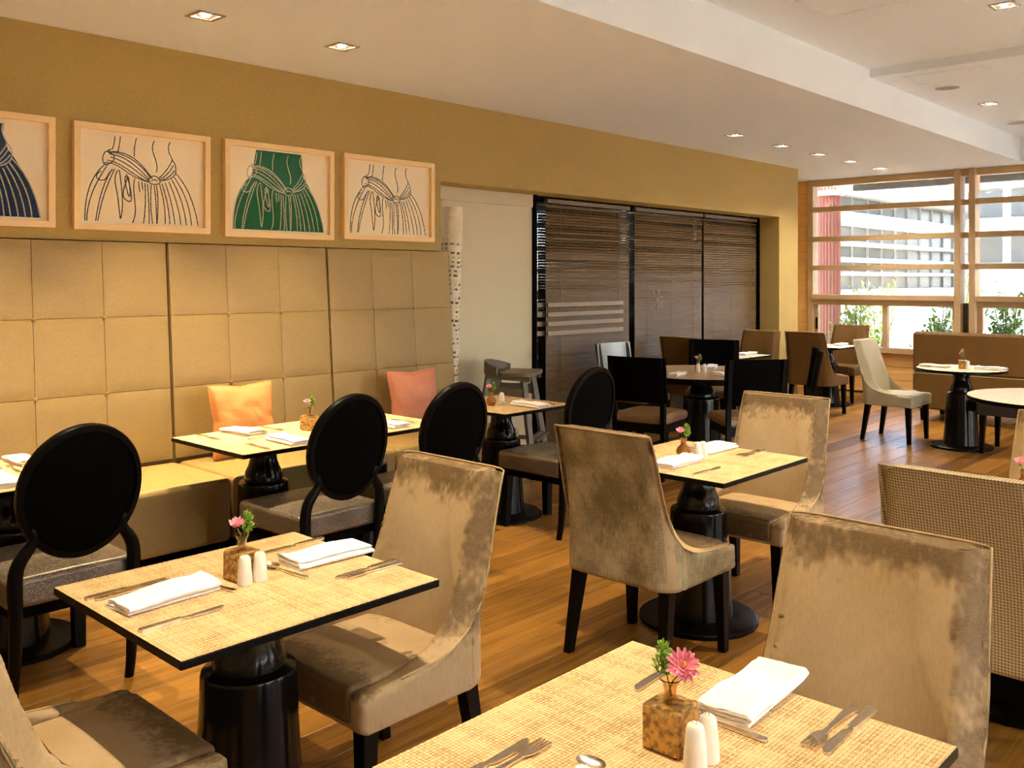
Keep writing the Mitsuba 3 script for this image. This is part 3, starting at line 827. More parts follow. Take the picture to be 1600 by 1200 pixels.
def velvet_chair(outer='m_velvet_back'):
    P = Proto()
    wing = wing_profile()
    prof = [(-0.25, 0.345), (0.235, 0.345), (0.235, 0.445)] + [tuple(q) for q in wing] + [(-0.25, 0.955)]
    solid = side_extrude(prof, 0.27)
    plan = sbox(-0.17, -0.19, 0.32, 0.19).buffer(0.08, 12).intersection(sbox(-0.25, -0.27, 0.235, 0.27))
    solid = solid ^ plan_extrude(plan, 0.3, 1.0)
    # hollow: inner face of the back is slightly curved
    yy = np.linspace(-0.212, 0.212, 17)
    inner = [(-0.178 + 0.035 * abs(q / 0.212) ** 2.5, q) for q in yy]
    hollow = plan_extrude(Polygon(inner + [(0.5, 0.212), (0.5, -0.212)]), 0.36, 1.2)
    shell = soft(solid - hollow, 0.02, 8)
    v = np.array(shell.vertices)
    z = v[:, 2]
    # wear: upper edge, rims of the wings, front corners
    top = np.clip((z - 0.79) / 0.13, 0, 1) ** 1.1
    rim = np.clip((v[:, 1] - 0.165) / 0.06, 0, 1) * np.clip((z - 0.42) / 0.1, 0, 1) + 0.35 * np.clip((-v[:, 1] - 0.19) / 0.05, 0, 1) * np.clip((z - 0.42) / 0.1, 0, 1)
    low = np.clip((0.40 - z) / 0.05, 0, 1) * 0.5 + np.clip((v[:, 0] - 0.10) / 0.1, 0, 1) * np.clip((z - 0.40) / 0.04, 0, 1)
    wear = np.clip(np.maximum(np.maximum(top * 0.85, rim * 0.85), low * 0.75), 0, 1)
    v0 = v.copy()
    # the rim of the wings slants from the outer seam inwards and forwards
    zo = [0.455, 0.462, 0.476, 0.51, 0.57, 0.665, 0.76, 0.97]
    xo = [0.10, 0.0, -0.075, -0.150, -0.200, -0.226, -0.232, -0.232]
    wz, wx = wing[::-1, 1][::-1], wing[::-1, 0][::-1]
    xi = np.interp(z, wz, wx)
    f = np.clip((0.268 - np.abs(v[:, 1])) / 0.056, 0, 1)
    lim = np.interp(z, zo, xo) * (1 - f) + (xi + 0.004) * f
    edge = (z > 0.4565) & (np.abs(v[:, 1]) > 0.205)
    v[:, 0] = np.where(edge, np.minimum(v[:, 0], lim), v[:, 0])
    shell.vertices = lean(v)
    fn = shell.vertex_normals
    mid = v0[shell.faces].mean(1)
    fm = (mid[:, 0] < -0.232) | (np.abs(mid[:, 1]) > 0.2635)
    uv = np.stack([wear, np.clip(1 - ((v[:, 1] / 0.2) ** 2 + ((z - 0.66) / 0.2) ** 2), 0, 1)], -1)
    # the outer cloth panel and the inner lining are two parts
    for name, sel, mt in (('back_shell', fm, outer), ('inner_back', ~fm, 'm_velvet')):
        used, inv = np.unique(shell.faces[sel], return_inverse=True)
        part = trimesh.Trimesh(shell.vertices[used], inv.reshape(-1, 3), process=False)
        d = mikit.ply.__wrapped__ if False else None
        path = meshkit.write_ply(part, True, uv[used], None, normals=fn[used])
        P.parts.append((name, {'type': 'ply', 'filename': path, 'face_normals': False, 'bsdf': {'type': 'ref', 'id': mt}}))
    seat = cushion(-0.185, 0.24, -0.214, 0.214, 0.352, 0.455, 0.02, 0.009)
    sv = np.array(seat.vertices)
    sw = np.clip((sv[:, 0] - 0.06) / 0.16, 0, 1) * 0.85 + 0.25 * np.clip((-0.1 - sv[:, 0]) / 0.06, 0, 1) + 0.15
    seat2 = seat
    P.add('seat', seat2, 'm_velvet', smooth=True, uv=np.stack([np.clip(sw, 0, 1), np.zeros(len(sv))], -1))
    w = wing[:-1]
    pts = [(a, 0.2665, b + 0.002) for a, b in spline(list(zip(xo, zo))[:-1] + [(-0.232, 0.955)], 30)]
    topz = 0.958
    path = pts + [(-0.236, 0.252, topz), (-0.243, 0.235, topz), (-0.249, 0.19, topz), (-0.249, 0, topz), (-0.249, -0.19, topz), (-0.243, -0.235, topz), (-0.236, -0.252, topz)] + [(a, -b, c) for a, b, c in pts[::-1]]
    P.add('piping', tube(lean(np.array(path)), 0.0034, 6), 'm_piping', smooth=True)
    for sx, sy in ((1, 1), (1, -1), (-1, 1), (-1, -1)):
        if sx > 0:
            leg = taper_leg((0.19, sy * 0.225, 0.36), (0.20, sy * 0.232, 0), 0.025, 0.016)
        else:
            leg = taper_leg((-0.19, sy * 0.215, 0.36), (-0.245, sy * 0.235, 0), 0.025, 0.016)
        P.add('leg', leg, 'm_black')
    return P


VC = velvet_chair()
VC.said = {'leg': 'dark tapered wooden leg', 'piping': 'thin corded piping along the edge'}
VCG = 'curved velvet tub chairs'
PALE = {'m_velvet_back': 'm_velvet'}
FARV = {'m_velvet': 'm_plain_velvet', 'm_velvet_back': 'm_plain_velvet'}
CREAM = {'m_velvet': 'm_cream_cloth', 'm_velvet_back': 'm_cream_cloth', 'm_piping': 'm_cream_cloth'}
DARKC = {'m_velvet': 'm_dark_cloth', 'm_velvet_back': 'm_dark_cloth', 'm_piping': 'm_cream_cloth'}
VC.stand('velvet_chair', at(1.74, 2.215, 0, 180), 'worn tan velvet chair facing left at the cube vase table beside the oval chairs', 'chair', VCG, swap=PALE)
VC.stand('velvet_chair', at(0.875, 2.205, 0, 0), 'worn velvet chair cut off at the bottom left corner', 'chair', VCG)
VC.stand('velvet_chair', at(3.215, 2.22, 0, 0), 'velvet chair seen from behind in the middle, its streaked brown back turned to the viewer', 'chair', VCG)
VC.stand('velvet_chair', at(4.09, 2.215, 0, 180), 'tan velvet chair on the far side of the middle table, facing the viewer', 'chair', VCG, swap=PALE)
VC.stand('velvet_chair', at(1.875, 0.855, 0, 180), 'large worn velvet chair in the right foreground at the nearest table', 'chair', VCG, swap=PALE)
VC.stand('velvet_chair', at(4.31, 0.95, 0, 180), 'tan velvet chair at the right edge behind the patterned chair', 'chair', VCG, swap=PALE)
VC.stand('velvet_chair', at(8.46, 5.25, 0, 0), 'brown velvet chair before the blinds, behind the round table of black chairs', 'chair', VCG, swap=FARV)
VC.stand('velvet_chair', at(9.54, 5.24, 0, 180), 'brown velvet chair facing the viewer before the rightmost blind', 'chair', VCG, swap=FARV)
VC.stand('velvet_chair', at(10.22, 4.72, 0, 0), 'brown velvet chair seen from behind in front of the bright pier', 'chair', VCG, swap=FARV)
VC.stand('velvet_chair', at(11.55, 5.02, 0, 180), 'brown velvet chair under the far window beside its small table', 'chair', VCG, swap=FARV)
VC.stand('cream_chair', at(9.11, 3.40, 0, -90), 'pale cream tub chair facing right beside the small round pedestal table', 'chair', 'pale tub chairs', swap=CREAM)
VC.stand('dark_chair', at(9.12, 2.37, 0, 90), 'dark tub chair with pale piping, mostly hidden under the white round table', 'chair', 'dark tub chairs', swap=DARKC)
DIA = {'m_velvet': 'm_diamond', 'm_velvet_back': 'm_diamond', 'm_piping': 'm_diamond'}
k = VC.stand('patterned_chair', at(3.31, 0.93, 0, 0), 'chair with a beige diamond weave back at the right edge', 'chair', swap=DIA)
put(k + '__base_rail', bev(-0.243, 0.22, -0.255, 0.255, 0.265, 0.345, 0.01), 'm_black_matt', M=at(3.31, 0.93))

# ------------------------------------------------------------------ oval backed chair
def oval_chair():
    P = Proto()
    P.add('seat', cushion(-0.25, 0.255, -0.235, 0.235, 0.365, 0.475, 0.022, 0.012), 'm_shimmer', smooth=40)
    P.add('seat_frame', bev(-0.235, 0.235, -0.215, 0.215, 0.325, 0.366, 0.004), 'm_black_matt')
    for sy in (1, -1):
        P.add('front_leg', taper_leg((0.205, sy * 0.19, 0.34), (0.215, sy * 0.2, 0), 0.026, 0.022), 'm_black')
        pts = spline([(-0.235, sy * 0.212, 0.0), (-0.262, sy * 0.212, 0.20), (-0.268, sy * 0.213, 0.42), (-0.272, sy * 0.213, 0.50), (-0.279, sy * 0.196, 0.555), (-0.288, sy * 0.165, 0.60), (-0.298, sy * 0.172, 0.66)], 40)
        rr = np.interp(pts[:, 2], [0, 0.2, 0.45, 0.56, 0.66], [0.017, 0.022, 0.026, 0.024, 0.014])
        P.add('rear_leg', tube(pts, rr, 12), 'm_black', smooth=True)
    tilt = math.radians(9)
    a = np.arange(64) * 2 * PI / 64
    cy, cz = 0.225 * np.cos(a), 0.252 * np.sin(a)

    def place(mm):
        v = np.array(mm.vertices)
        mm.vertices = np.stack([-0.30 + v[:, 0] * math.cos(tilt) - v[:, 2] * math.sin(tilt) + 0.0 - 0.025 * (1 - (v[:, 1] / 0.24) ** 2), v[:, 1], 0.775 + v[:, 2] * math.cos(tilt) + v[:, 0] * math.sin(tilt)], -1)
        return mm

    sec = [(-0.018, 0.985), (-0.012, 1.0), (0.012, 1.0), (0.018, 0.985), (0.018, 0.90), (-0.018, 0.90)]
    ringv = [[(x, f * q, f * w) for x, f in sec] for q, w in zip(cy, cz)]
    R = np.array(ringv + [ringv[0]])
    P.add('back_rim', place(loft(R, cap=False)), 'm_black', smooth=35)
    pan = []
    for x, f in ((-0.010, 0.03), (-0.015, 0.4), (-0.014, 0.75), (-0.010, 0.91), (0.010, 0.91), (0.022, 0.7), (0.026, 0.35), (0.024, 0.03)):
        pan.append([(x, f * q, f * w) for q, w in zip(cy, cz)])
    P.add('back_panel', place(loft(pan)), 'm_black_matt', smooth=40)
    return P


OC = oval_chair()
OC.said = {'seat': 'grey brown shimmering padded seat'}
for (x, y, d, lab) in ((1.40, 3.795, 90, 'black oval backed chair at the left edge, largest and nearest of its row'), (2.61, 3.795, 91, 'black oval backed chair second from the left, before the orange cushion table'),
                       (3.29, 3.79, 89, 'black oval backed chair third from the left, just above the worn velvet chair'), (4.42, 3.79, 90, 'black oval backed chair farthest along the row, behind the streaked brown velvet chair')):
    OC.stand('oval_chair', at(x, y, 0, d), lab, 'chair', 'black oval backed chairs along the banquette')

# ------------------------------------------------------------------ black dining chair
def black_chair():
    P = Proto()
    seat = cushion(-0.225, 0.235, -0.225, 0.225, 0.425, 0.50, 0.03, 0.02)
    P.add('seat', seat, 'm_leather', smooth=40)
    P.add('seat_frame', bev(-0.22, 0.215, -0.21, 0.21, 0.36, 0.43, 0.006), 'm_black')
    for sy in (1, -1):
        P.add('front_leg', taper_leg((0.19, sy * 0.19, 0.37), (0.195, sy * 0.195, 0), 0.021, 0.016), 'm_black')
        pts = [(-0.255, sy * 0.205, 0), (-0.225, sy * 0.205, 0.25), (-0.222, sy * 0.205, 0.45), (-0.25, sy * 0.208, 0.70), (-0.295, sy * 0.21, 0.945)]
        rings = []
        for q in spline(pts, 16):
            rings.append([(q[0] + a, q[1] + b, q[2]) for a, b in ((-0.021, -0.017), (0.021, -0.017), (0.021, 0.017), (-0.021, 0.017))])
        P.add('rear_leg', loft(rings), 'm_black')
    sec = []
    for yq in np.linspace(-0.245, 0.245, 15):
        bow = -0.030 * (1 - (yq / 0.245) ** 2)
        sec.append([(-0.222 + bow, yq, 0.60), (-0.268 + bow, yq, 0.95), (-0.285 + bow, yq, 0.95), (-0.262 + bow, yq, 0.78), (-0.240 + bow, yq, 0.60)])
    P.add('backrest', loft(sec), 'm_black_matt', smooth=30)
    P.add('stretcher', bev(-0.21, 0.19, -0.012, 0.012, 0.20, 0.235, 0.003), 'm_black')
    P.add('stretcher', bev(-0.012, 0.012, -0.19, 0.19, 0.20, 0.235, 0.003), 'm_black') if False else None
    return P


BC = black_chair()
BC.said = {'seat': 'brown leather seat'}
for (x, y, d, lab) in ((6.16, 4.24, 10, 'black square backed chair near left of the round table, back to the viewer'), (6.50, 3.60, 49, 'black square backed chair near right of the round table, back to the viewer'),
                       (7.86, 4.71, 205, 'black square backed chair on the far side of the round table, facing the viewer'), (7.50, 3.78, 120, 'black square backed chair seen edge on at the right of the round table'),
                       (7.06, 5.02, -92, 'chair with a bright silvery back left of the large round table')):
    BC.stand('black_chair', at(x, y, 0, d), lab, 'chair', 'black square backed chairs round the large table', swap={'m_black_matt': 'm_gloss_back'} if d < 0 else None)

# ------------------------------------------------------------------ tables
PED = [(0, 0.69), (0.085, 0.69), (0.085, 0.672), (0.070, 0.665), (0.067, 0.64), (0.070, 0.615), (0.080, 0.585), (0.092, 0.56), (0.097, 0.535), (0.097, 0.515), (0.104, 0.512), (0.124, 0.505), (0.127, 0.495), (0.128, 0.44), (0.135, 0.30), (0.145, 0.15), (0.155, 0.03), (0, 0.03)]
BASE = [(0, 0.0), (0.262, 0.0), (0.268, 0.006), (0.268, 0.018), (0.255, 0.028), (0.16, 0.034), (0, 0.034)]


def square_table(lx, ly, top='m_woven'):
    P = Proto()
    P.add('tabletop', bev(-lx / 2, lx / 2, -ly / 2, ly / 2, 0.709, 0.7285, 0.002), 'm_black')
    P.said = {'top_surface': 'pale patterned table surface'}
    P.add('top_surface', box(-lx / 2 + 0.0025, lx / 2 - 0.0025, -ly / 2 + 0.0025, ly / 2 - 0.0025, 0.7282, 0.73), top)
    P.add('mount_plate', bev(-0.16, 0.16, -0.16, 0.16, 0.688, 0.709, 0.003), 'm_black_matt')
    P.add('pedestal', lathe(PED, 48), 'm_lacquer', smooth=40)
    P.add('base', lathe(BASE, 56), 'm_black', smooth=40)
    return P


def round_table(r, top, slim=1.0, thick=0.035):
    P = Proto()
    P.add('tabletop', lathe([(0, 0.73 - thick), (r - 0.006, 0.73 - thick), (r, 0.735 - thick), (r, 0.7265), (r - 0.002, 0.7285), (0, 0.7285)], 72), 'm_black', smooth=40)
    P.said = {'top_surface': 'pale round table surface'}
    P.add('top_surface', lathe([(0, 0.7283), (r - 0.003, 0.7283), (r - 0.003, 0.73), (0, 0.73)], 72), top, smooth=40)
    P.add('pedestal', lathe([(a * slim, b) for a, b in PED], 48), 'm_lacquer', smooth=40)
    P.add('base', lathe([(a * (slim if slim > 1 else 1), b) for a, b in BASE], 56), 'm_black', smooth=40)
    return P


ST = square_table(0.75, 0.70)
TG = 'square pedestal tables with woven tops'
ST.stand('square_table', at(1.335, 2.222), 'square pedestal table with a cube vase, beside the first oval chair', 'table', TG)
ST.stand('square_table', at(1.345, 0.885), 'nearest square table, filling the bottom of the photo', 'table', TG)
ST.stand('square_table', at(3.665, 2.262), 'square pedestal table in the middle between two velvet chairs', 'table', TG)
ST.stand('square_table', at(3.775, 0.96), 'square table at the right edge behind the patterned chair', 'table', TG)
BT = square_table(0.655, 0.70)
BT.stand('banquette_table', at(2.617, 4.215), 'table at the banquette in front of the orange cushion', 'table', TG)
BT.stand('banquette_table', at(3.274, 4.215), 'table at the banquette pushed against the orange cushion table, before the pink cushion', 'table', TG)
BT.stand('banquette_table', at(1.40, 4.215), 'table at the banquette on the left edge, hidden behind the first oval chair', 'table', TG)
BT.stand('banquette_table', at(4.40, 4.215), 'darker table past the end of the banquette, before the high chair', 'table', TG)
FT = square_table(0.66, 0.62, 'm_pale_top')
FT.stand('window_table', at(8.95, 5.12), 'small table before the rightmost blind, hidden behind the black chairs', 'table', 'small tables by the window')
FT.stand('window_table', at(11.05, 4.98), 'small table under the far window', 'table', 'small tables by the window')
round_table(0.66, 'm_round_top', 1.25, 0.05).stand('round_table', at(7.15, 4.38), 'large round table among the black chairs', 'table', 'round tables')
round_table(0.385, 'm_pale_top', 1.0, 0.022).stand('round_table', at(9.08, 2.80), 'small round pedestal table before the brown sofa', 'table', 'round tables')
round_table(0.60, 'm_pale_top', 1.1, 0.03).stand('round_table', at(7.27, 1.58), 'white round table cut by the right edge', 'table', 'round tables')
#PART3
# ------------------------------------------------------------------ brown sofa with its back to the room
k = new('sofa')
M = at(10.50, 2.35)
put(k + '__back', cat(bev(0, 0.16, -1.4, 1.4, 0.13, 0.52, 0.02), bev(0.004, 0.16, -1.4, 1.4, 0.524, 0.975, 0.025)), 'm_plain_velvet', smooth=30, M=M)
put(k + '__back_seam', box(0.001, 0.1, -1.395, 1.395, 0.516, 0.528), 'm_piping', M=M)
put(k + '__seat', cushion(0.165, 0.75, -1.22, 1.22, 0.28, 0.46, 0.04), 'm_plain_velvet', smooth=40, M=M)
put(k + '__base', bev(0.1, 0.74, -1.36, 1.36, 0.12, 0.28, 0.01), 'm_plain_velvet', M=M)
for s in (-1, 1):
    put(sub(k, 'arm'), bev(0.162, 0.76, s * 1.31 - 0.085, s * 1.31 + 0.085, 0.284, 0.62, 0.03), 'm_plain_velvet', M=M)
for s in (-1, 1):
    for q in (0.06, 0.68):
        put(sub(k, 'leg'), taper_leg((q, s * 1.3, 0.13), (q, s * 1.3, 0), 0.03, 0.022), 'm_black', M=M)
tag(k, 'long brown velvet sofa under the window, its back to the room', 'sofa')

# ------------------------------------------------------------------ high chair before the plaster wall
k = new('high_chair')
M = at(5.42, 5.08, 0, -62)
legs = [((0.14, 0.15), (0.25, 0.25)), ((0.14, -0.15), (0.25, -0.25)), ((-0.14, 0.15), (-0.25, 0.25)), ((-0.14, -0.15), (-0.25, -0.25))]
for (a, b) in legs:
    put(sub(k, 'leg'), bar((b[0], b[1], 0), (a[0], a[1], 0.76 if a[0] > 0 else 0.82), 0.042), 'm_grey_wood', M=M)
put(k + '__seat', bev(-0.17, 0.17, -0.16, 0.16, 0.50, 0.525, 0.006), 'm_grey_wood', M=M)
for s in (-1, 1):
    put(sub(k, 'side_rail'), bev(-0.16, 0.17, s * 0.165 - 0.014, s * 0.165 + 0.014, 0.62, 0.70, 0.005), 'm_grey_wood', M=M)
    put(sub(k, 'arm_rail'), bar((-0.14, s * 0.165, 0.785), (0.20, s * 0.17, 0.765), 0.05, 0.03), 'm_grey_wood', M=M)
    put(sub(k, 'stretcher'), bar((-0.215, s * 0.215, 0.25), (0.215, s * 0.215, 0.25), 0.03), 'm_grey_wood', M=M)
for s in (-1, 1):
    put(sub(k, 'cross_bar'), bar((s * 0.205, -0.21, 0.30), (s * 0.205, 0.21, 0.30), 0.03), 'm_grey_wood', M=M)
put(k + '__foot_rest', bev(0.18, 0.27, -0.2, 0.2, 0.285, 0.305, 0.004), 'm_grey_wood', M=M)
arc = np.linspace(-1.35, 1.35, 25)
secs = []
for t in arc:
    c = np.array([-0.02 - 0.185 * math.cos(t), 0.205 * math.sin(t)])
    nrm = np.array([-math.cos(t), math.sin(t)])
    top = 0.905 - 0.05 * abs(t / 1.35) ** 2
    i, o = c - nrm * 0.014, c + nrm * 0.014
    secs.append([(i[0], i[1], 0.80), (o[0], o[1], 0.80), (o[0], o[1], top), (i[0], i[1], top)])
put(k + '__back_rail', loft(secs), 'm_grey_wood', smooth=35, M=M)
put(k + '__back_slat', bev(-0.175, -0.155, -0.13, 0.13, 0.60, 0.74, 0.005), 'm_grey_wood', M=M)
put(k + '__tray', slab(sbox(0.0, -0.16, 0.16, 0.16).buffer(0.06, 8), 0.79, 0.028), 'm_grey_wood', M=M)
tag(k, 'grey wooden high chair with a tray before the plaster wall', 'high chair')

# ------------------------------------------------------------------ table settings
def lift(mm, fn):
    v = np.array(mm.vertices)
    v[:, 2] += fn(v[:, 0])
    mm.vertices = v
    return mm


def fine(poly, h, e=0.012):
    return tri(mani(trimesh.Trimesh(*trimesh.remesh.subdivide_to_size(extrude(poly, h).vertices, extrude(poly, h).faces, e), process=True))) if False else extrude(poly, h)


def hull2(pts, r):
    """smooth outline through circles"""
    return unary_union([unary_union([Point(a).buffer(ra, 10), Point(b).buffer(rb, 10)]).convex_hull for (a, ra), (b, rb) in zip(zip(pts, r), list(zip(pts, r))[1:])])


def flat(poly, h, z):
    mm = extrude(poly.simplify(0.0002), h)
    mm.apply_translation([0, 0, z])
    return mm


KN = Proto()
KN.add('handle', flat(hull2([(-0.108, 0), (-0.06, 0), (-0.012, 0)], [0.0075, 0.0068, 0.0055]), 0.007, 0.0), 'm_steel')
KN.add('blade', flat(Polygon([(-0.012, -0.004), (0.0, -0.0035), (0.012, -0.008), (0.06, -0.0095), (0.092, -0.0085), (0.106, -0.002), (0.108, 0.004), (0.10, 0.0065), (0.0, 0.0045), (-0.012, 0.004)]), 0.0025, 0.002), 'm_steel')
FK = Proto()
FK.add('handle', flat(hull2([(-0.098, 0), (-0.06, 0), (0.005, 0), (0.03, 0)], [0.009, 0.0065, 0.0035, 0.0045]), 0.004, 0.0015), 'm_steel')
head = unary_union([hull2([(0.03, 0), (0.048, 0), (0.055, 0)], [0.005, 0.011, 0.0115])] + [sbox(0.05, q - 0.0017, 0.098, q + 0.0017) for q in (-0.0095, -0.0032, 0.0032, 0.0095)])
FK.add('head', flat(head, 0.0025, 0.004), 'm_steel')
SP = Proto()
SP.add('handle', flat(hull2([(-0.09, 0), (-0.05, 0), (0.02, 0), (0.035, 0)], [0.008, 0.006, 0.003, 0.004]), 0.004, 0.0015), 'm_steel')
bowl = []
for f, zz in ((1.0, 0.0095), (0.93, 0.0075), (0.7, 0.0035), (0.35, 0.0015), (0.05, 0.001)):
    a = np.arange(28) * 2 * PI / 28
    bowl.append([(0.058 + 0.028 * f * math.cos(q), 0.0175 * f * math.sin(q), zz) for q in a])
inner = [[(x, yv, zz + 0.0012) for x, yv, zz in rg] for rg in bowl[::-1]]
SP.add('bowl', loft(bowl[::-1] + [[(x, yv, zz + 0.0012) for x, yv, zz in rg] for rg in bowl], cap=True), 'm_steel', smooth=50)


def napkin(seed, L=0.255, W=0.12):
    """cloth folded in three, one end a little open"""
    r = np.random.default_rng(seed)
    line = LineString([(-W / 2 + 0.01, 0.0035), (W / 2 - 0.006, 0.0035), (W / 2, 0.008), (W / 2 - 0.006, 0.0125), (-W / 2 + 0.008, 0.0125), (-W / 2 + 0.001, 0.0175), (-W / 2 + 0.008, 0.022), (W / 2 - 0.014, 0.021)])
    ring0 = np.array(line.buffer(0.0031, 3).exterior.coords)[:-1]
    pts = []
    for a, b in zip(ring0, np.roll(ring0, -1, 0)):
        m = max(1, int(np.linalg.norm(b - a) / 0.012))
        pts += [a + (b - a) * i / m for i in range(m)]
    ring0 = np.array(pts)
    ss = np.linspace(-0.5, 0.5, 22)
    rings = []
    for s in ss:
        q = ring0.copy()
        x = np.full(len(q), s * L)
        wob = meshkit.fbm(np.stack([q[:, 0] * 22, np.full(len(q), s * 5 + seed), q[:, 1] * 40], -1)) - 0.5
        q[:, 1] *= 1 + 0.25 * wob
        q[:, 1] += 0.006 * np.clip((s - 0.3) / 0.2, 0, 1) ** 2 * (q[:, 1] / 0.02) + 0.003 * math.sin(6 * s + seed) * (q[:, 1] / 0.02)
        q[:, 0] += 0.004 * math.sin(3 * s + seed) * (q[:, 1] / 0.02)
        x = x + wob * 0.012
        q[:, 1] = np.maximum(q[:, 1], 0.0004)
        rings.append(np.stack([x, q[:, 0], q[:, 1]], -1))
    R = np.array(rings)
    m = loft(R, cap=False)
    tris = trimesh.creation.triangulate_polygon(Polygon(ring0), engine='earcut')
    n = len(ring0)
    f2, v2 = tris[1], tris[0]
    look = [int(np.argmin(((ring0 - q) ** 2).sum(1))) for q in v2]
    capf = np.array([[look[i] for i in t] for t in f2])
    m = trimesh.Trimesh(m.vertices, np.vstack([m.faces, capf[:, ::-1], capf + (len(ss) - 1) * n]), process=False)
    m.fix_normals()
    return m


NAP = [mikit.ply(napkin(s), 'm_napkin', smooth=50) for s in (1, 2, 3)]


def lay_napkin(x, y, z, deg, label, v=0, scale=1.0):
    k = new('napkin')
    scene[k] = {**NAP[v % 3], 'to_world': at(x, y, z, deg).scale([scale, scale, 1])}
    tag(k, label, 'napkin', 'folded white napkins on the tables')


SH = mikit.ply(lathe([(0, 0), (0.019, 0), (0.0205, 0.003), (0.019, 0.03), (0.0155, 0.066), (0.0135, 0.074), (0.008, 0.078), (0, 0.0785)], 32), 'm_ceramic', smooth=50)
SHH = mikit.ply(cat(*[trimesh.creation.cylinder(0.0012, 0.001, sections=8, transform=trimesh.transformations.translation_matrix([0.004 * math.cos(a), 0.004 * math.sin(a), 0.0785])) for a in (0, 2.1, 4.2)]), 'm_trim_dark')


def shaker(x, y, label, z=0.73):
    k = new('shaker')
    scene[k + '__body'] = {**SH, 'to_world': at(x, y, z)}
    scene[k + '__body__pour_holes'] = {**SHH, 'to_world': at(x, y, z)}
    tag(k, label, 'shaker', 'white salt and pepper shakers')


def knife(x, y, deg, label, z=0.73):
    KN.stand('table_knife', at(x, y, z, deg).scale([1, 1.25, 1]), label, 'knife', 'steel table knives')


def fork(x, y, deg, label, z=0.73):
    FK.stand('table_fork', at(x, y, z, deg).scale([1, 1.2, 1]), label, 'fork', 'steel table forks')


def spoon(x, y, deg, label, z=0.73):
    SP.stand('tea_spoon', at(x, y, z, deg), label, 'spoon', 'small steel spoons')


CV = Proto()
CV.add('body', bev(-0.037, 0.037, -0.037, 0.037, 0, 0.078, 0.004), 'm_gilt')
neck = [(0.012, 0.0785), (0.013, 0.085), (0.0125, 0.105), (0.015, 0.113), (0.020, 0.119), (0.0185, 0.1205), (0.013, 0.114), (0.0105, 0.105), (0.0105, 0.0785), (0.012, 0.0785)]
CV.add('neck', lathe(neck, 28), 'm_bottle_glass', smooth=50)
CV.said = {'neck': 'clear amber glass neck'}
BV = Proto()
BV.add('body', lathe([(0, 0), (0.016, 0), (0.022, 0.004), (0.033, 0.02), (0.034, 0.03), (0.026, 0.047), (0.013, 0.058), (0.0125, 0.078), (0.018, 0.088), (0.016, 0.089), (0.0105, 0.078), (0.0105, 0.056), (0, 0.05)], 32), 'm_amber', smooth=50)


def petal(length, width, cup):
    t = np.linspace(0, 1, 4)
    w = width * np.sin(PI * (0.12 + 0.80 * t)) ** 0.8
    x = length * t
    z = cup * t ** 2
    v = [(a, s * b / 2, c + 0.12 * b * abs(s)) for a, b, c in zip(x, w, z) for s in (-1, 0, 1)]
    f = []
    for i in range(3):
        for j in range(2):
            a = i * 3 + j
            f += [(a, a + 3, a + 4), (a, a + 4, a + 1)]
    return np.array(v), np.array(f)


def bloom(r, seed, flat_=0.25):
    rr = random.Random(seed)
    out = []
    for layer, (n, rad, el) in enumerate(((16, 1.0, flat_), (13, 0.85, flat_ + 0.3), (10, 0.65, flat_ + 0.65), (7, 0.45, 1.2))):
        for i in range(n):
            v, f = petal(r * rad * rr.uniform(0.9, 1.1), r * 0.36, r * 0.12)
            m = trimesh.Trimesh(v, f, process=False)
            m.apply_transform(trimesh.transformations.rotation_matrix(-el + rr.uniform(-0.12, 0.12), [0, 1, 0]))
            m.apply_transform(trimesh.transformations.rotation_matrix((i + 0.5 * layer) * 2 * PI / n + rr.uniform(-0.1, 0.1), [0, 0, 1]))
            out.append(m)
    return cat(*out)


def leaf_cluster(r, h, n, seed, size):
    rr = random.Random(seed)
    out = []
    for i in range(n):
        v, f = petal(size * rr.uniform(0.7, 1.2), size * 0.55, size * 0.2)
        m = trimesh.Trimesh(v, f, process=False)
        m.apply_transform(trimesh.transformations.rotation_matrix(-rr.uniform(-0.3, 1.2), [0, 1, 0]))
        m.apply_transform(trimesh.transformations.rotation_matrix(rr.uniform(0, 2 * PI), [0, 0, 1]))
        t = rr.random()
        a, q = rr.uniform(0, 2 * PI), r * math.sqrt(rr.random()) * (0.4 + 0.6 * math.sin(PI * (0.15 + 0.8 * t)))
        m.apply_translation([q * math.cos(a), q * math.sin(a), h * t])
        out.append(m)
    return cat(*out)


FLOWER = {}


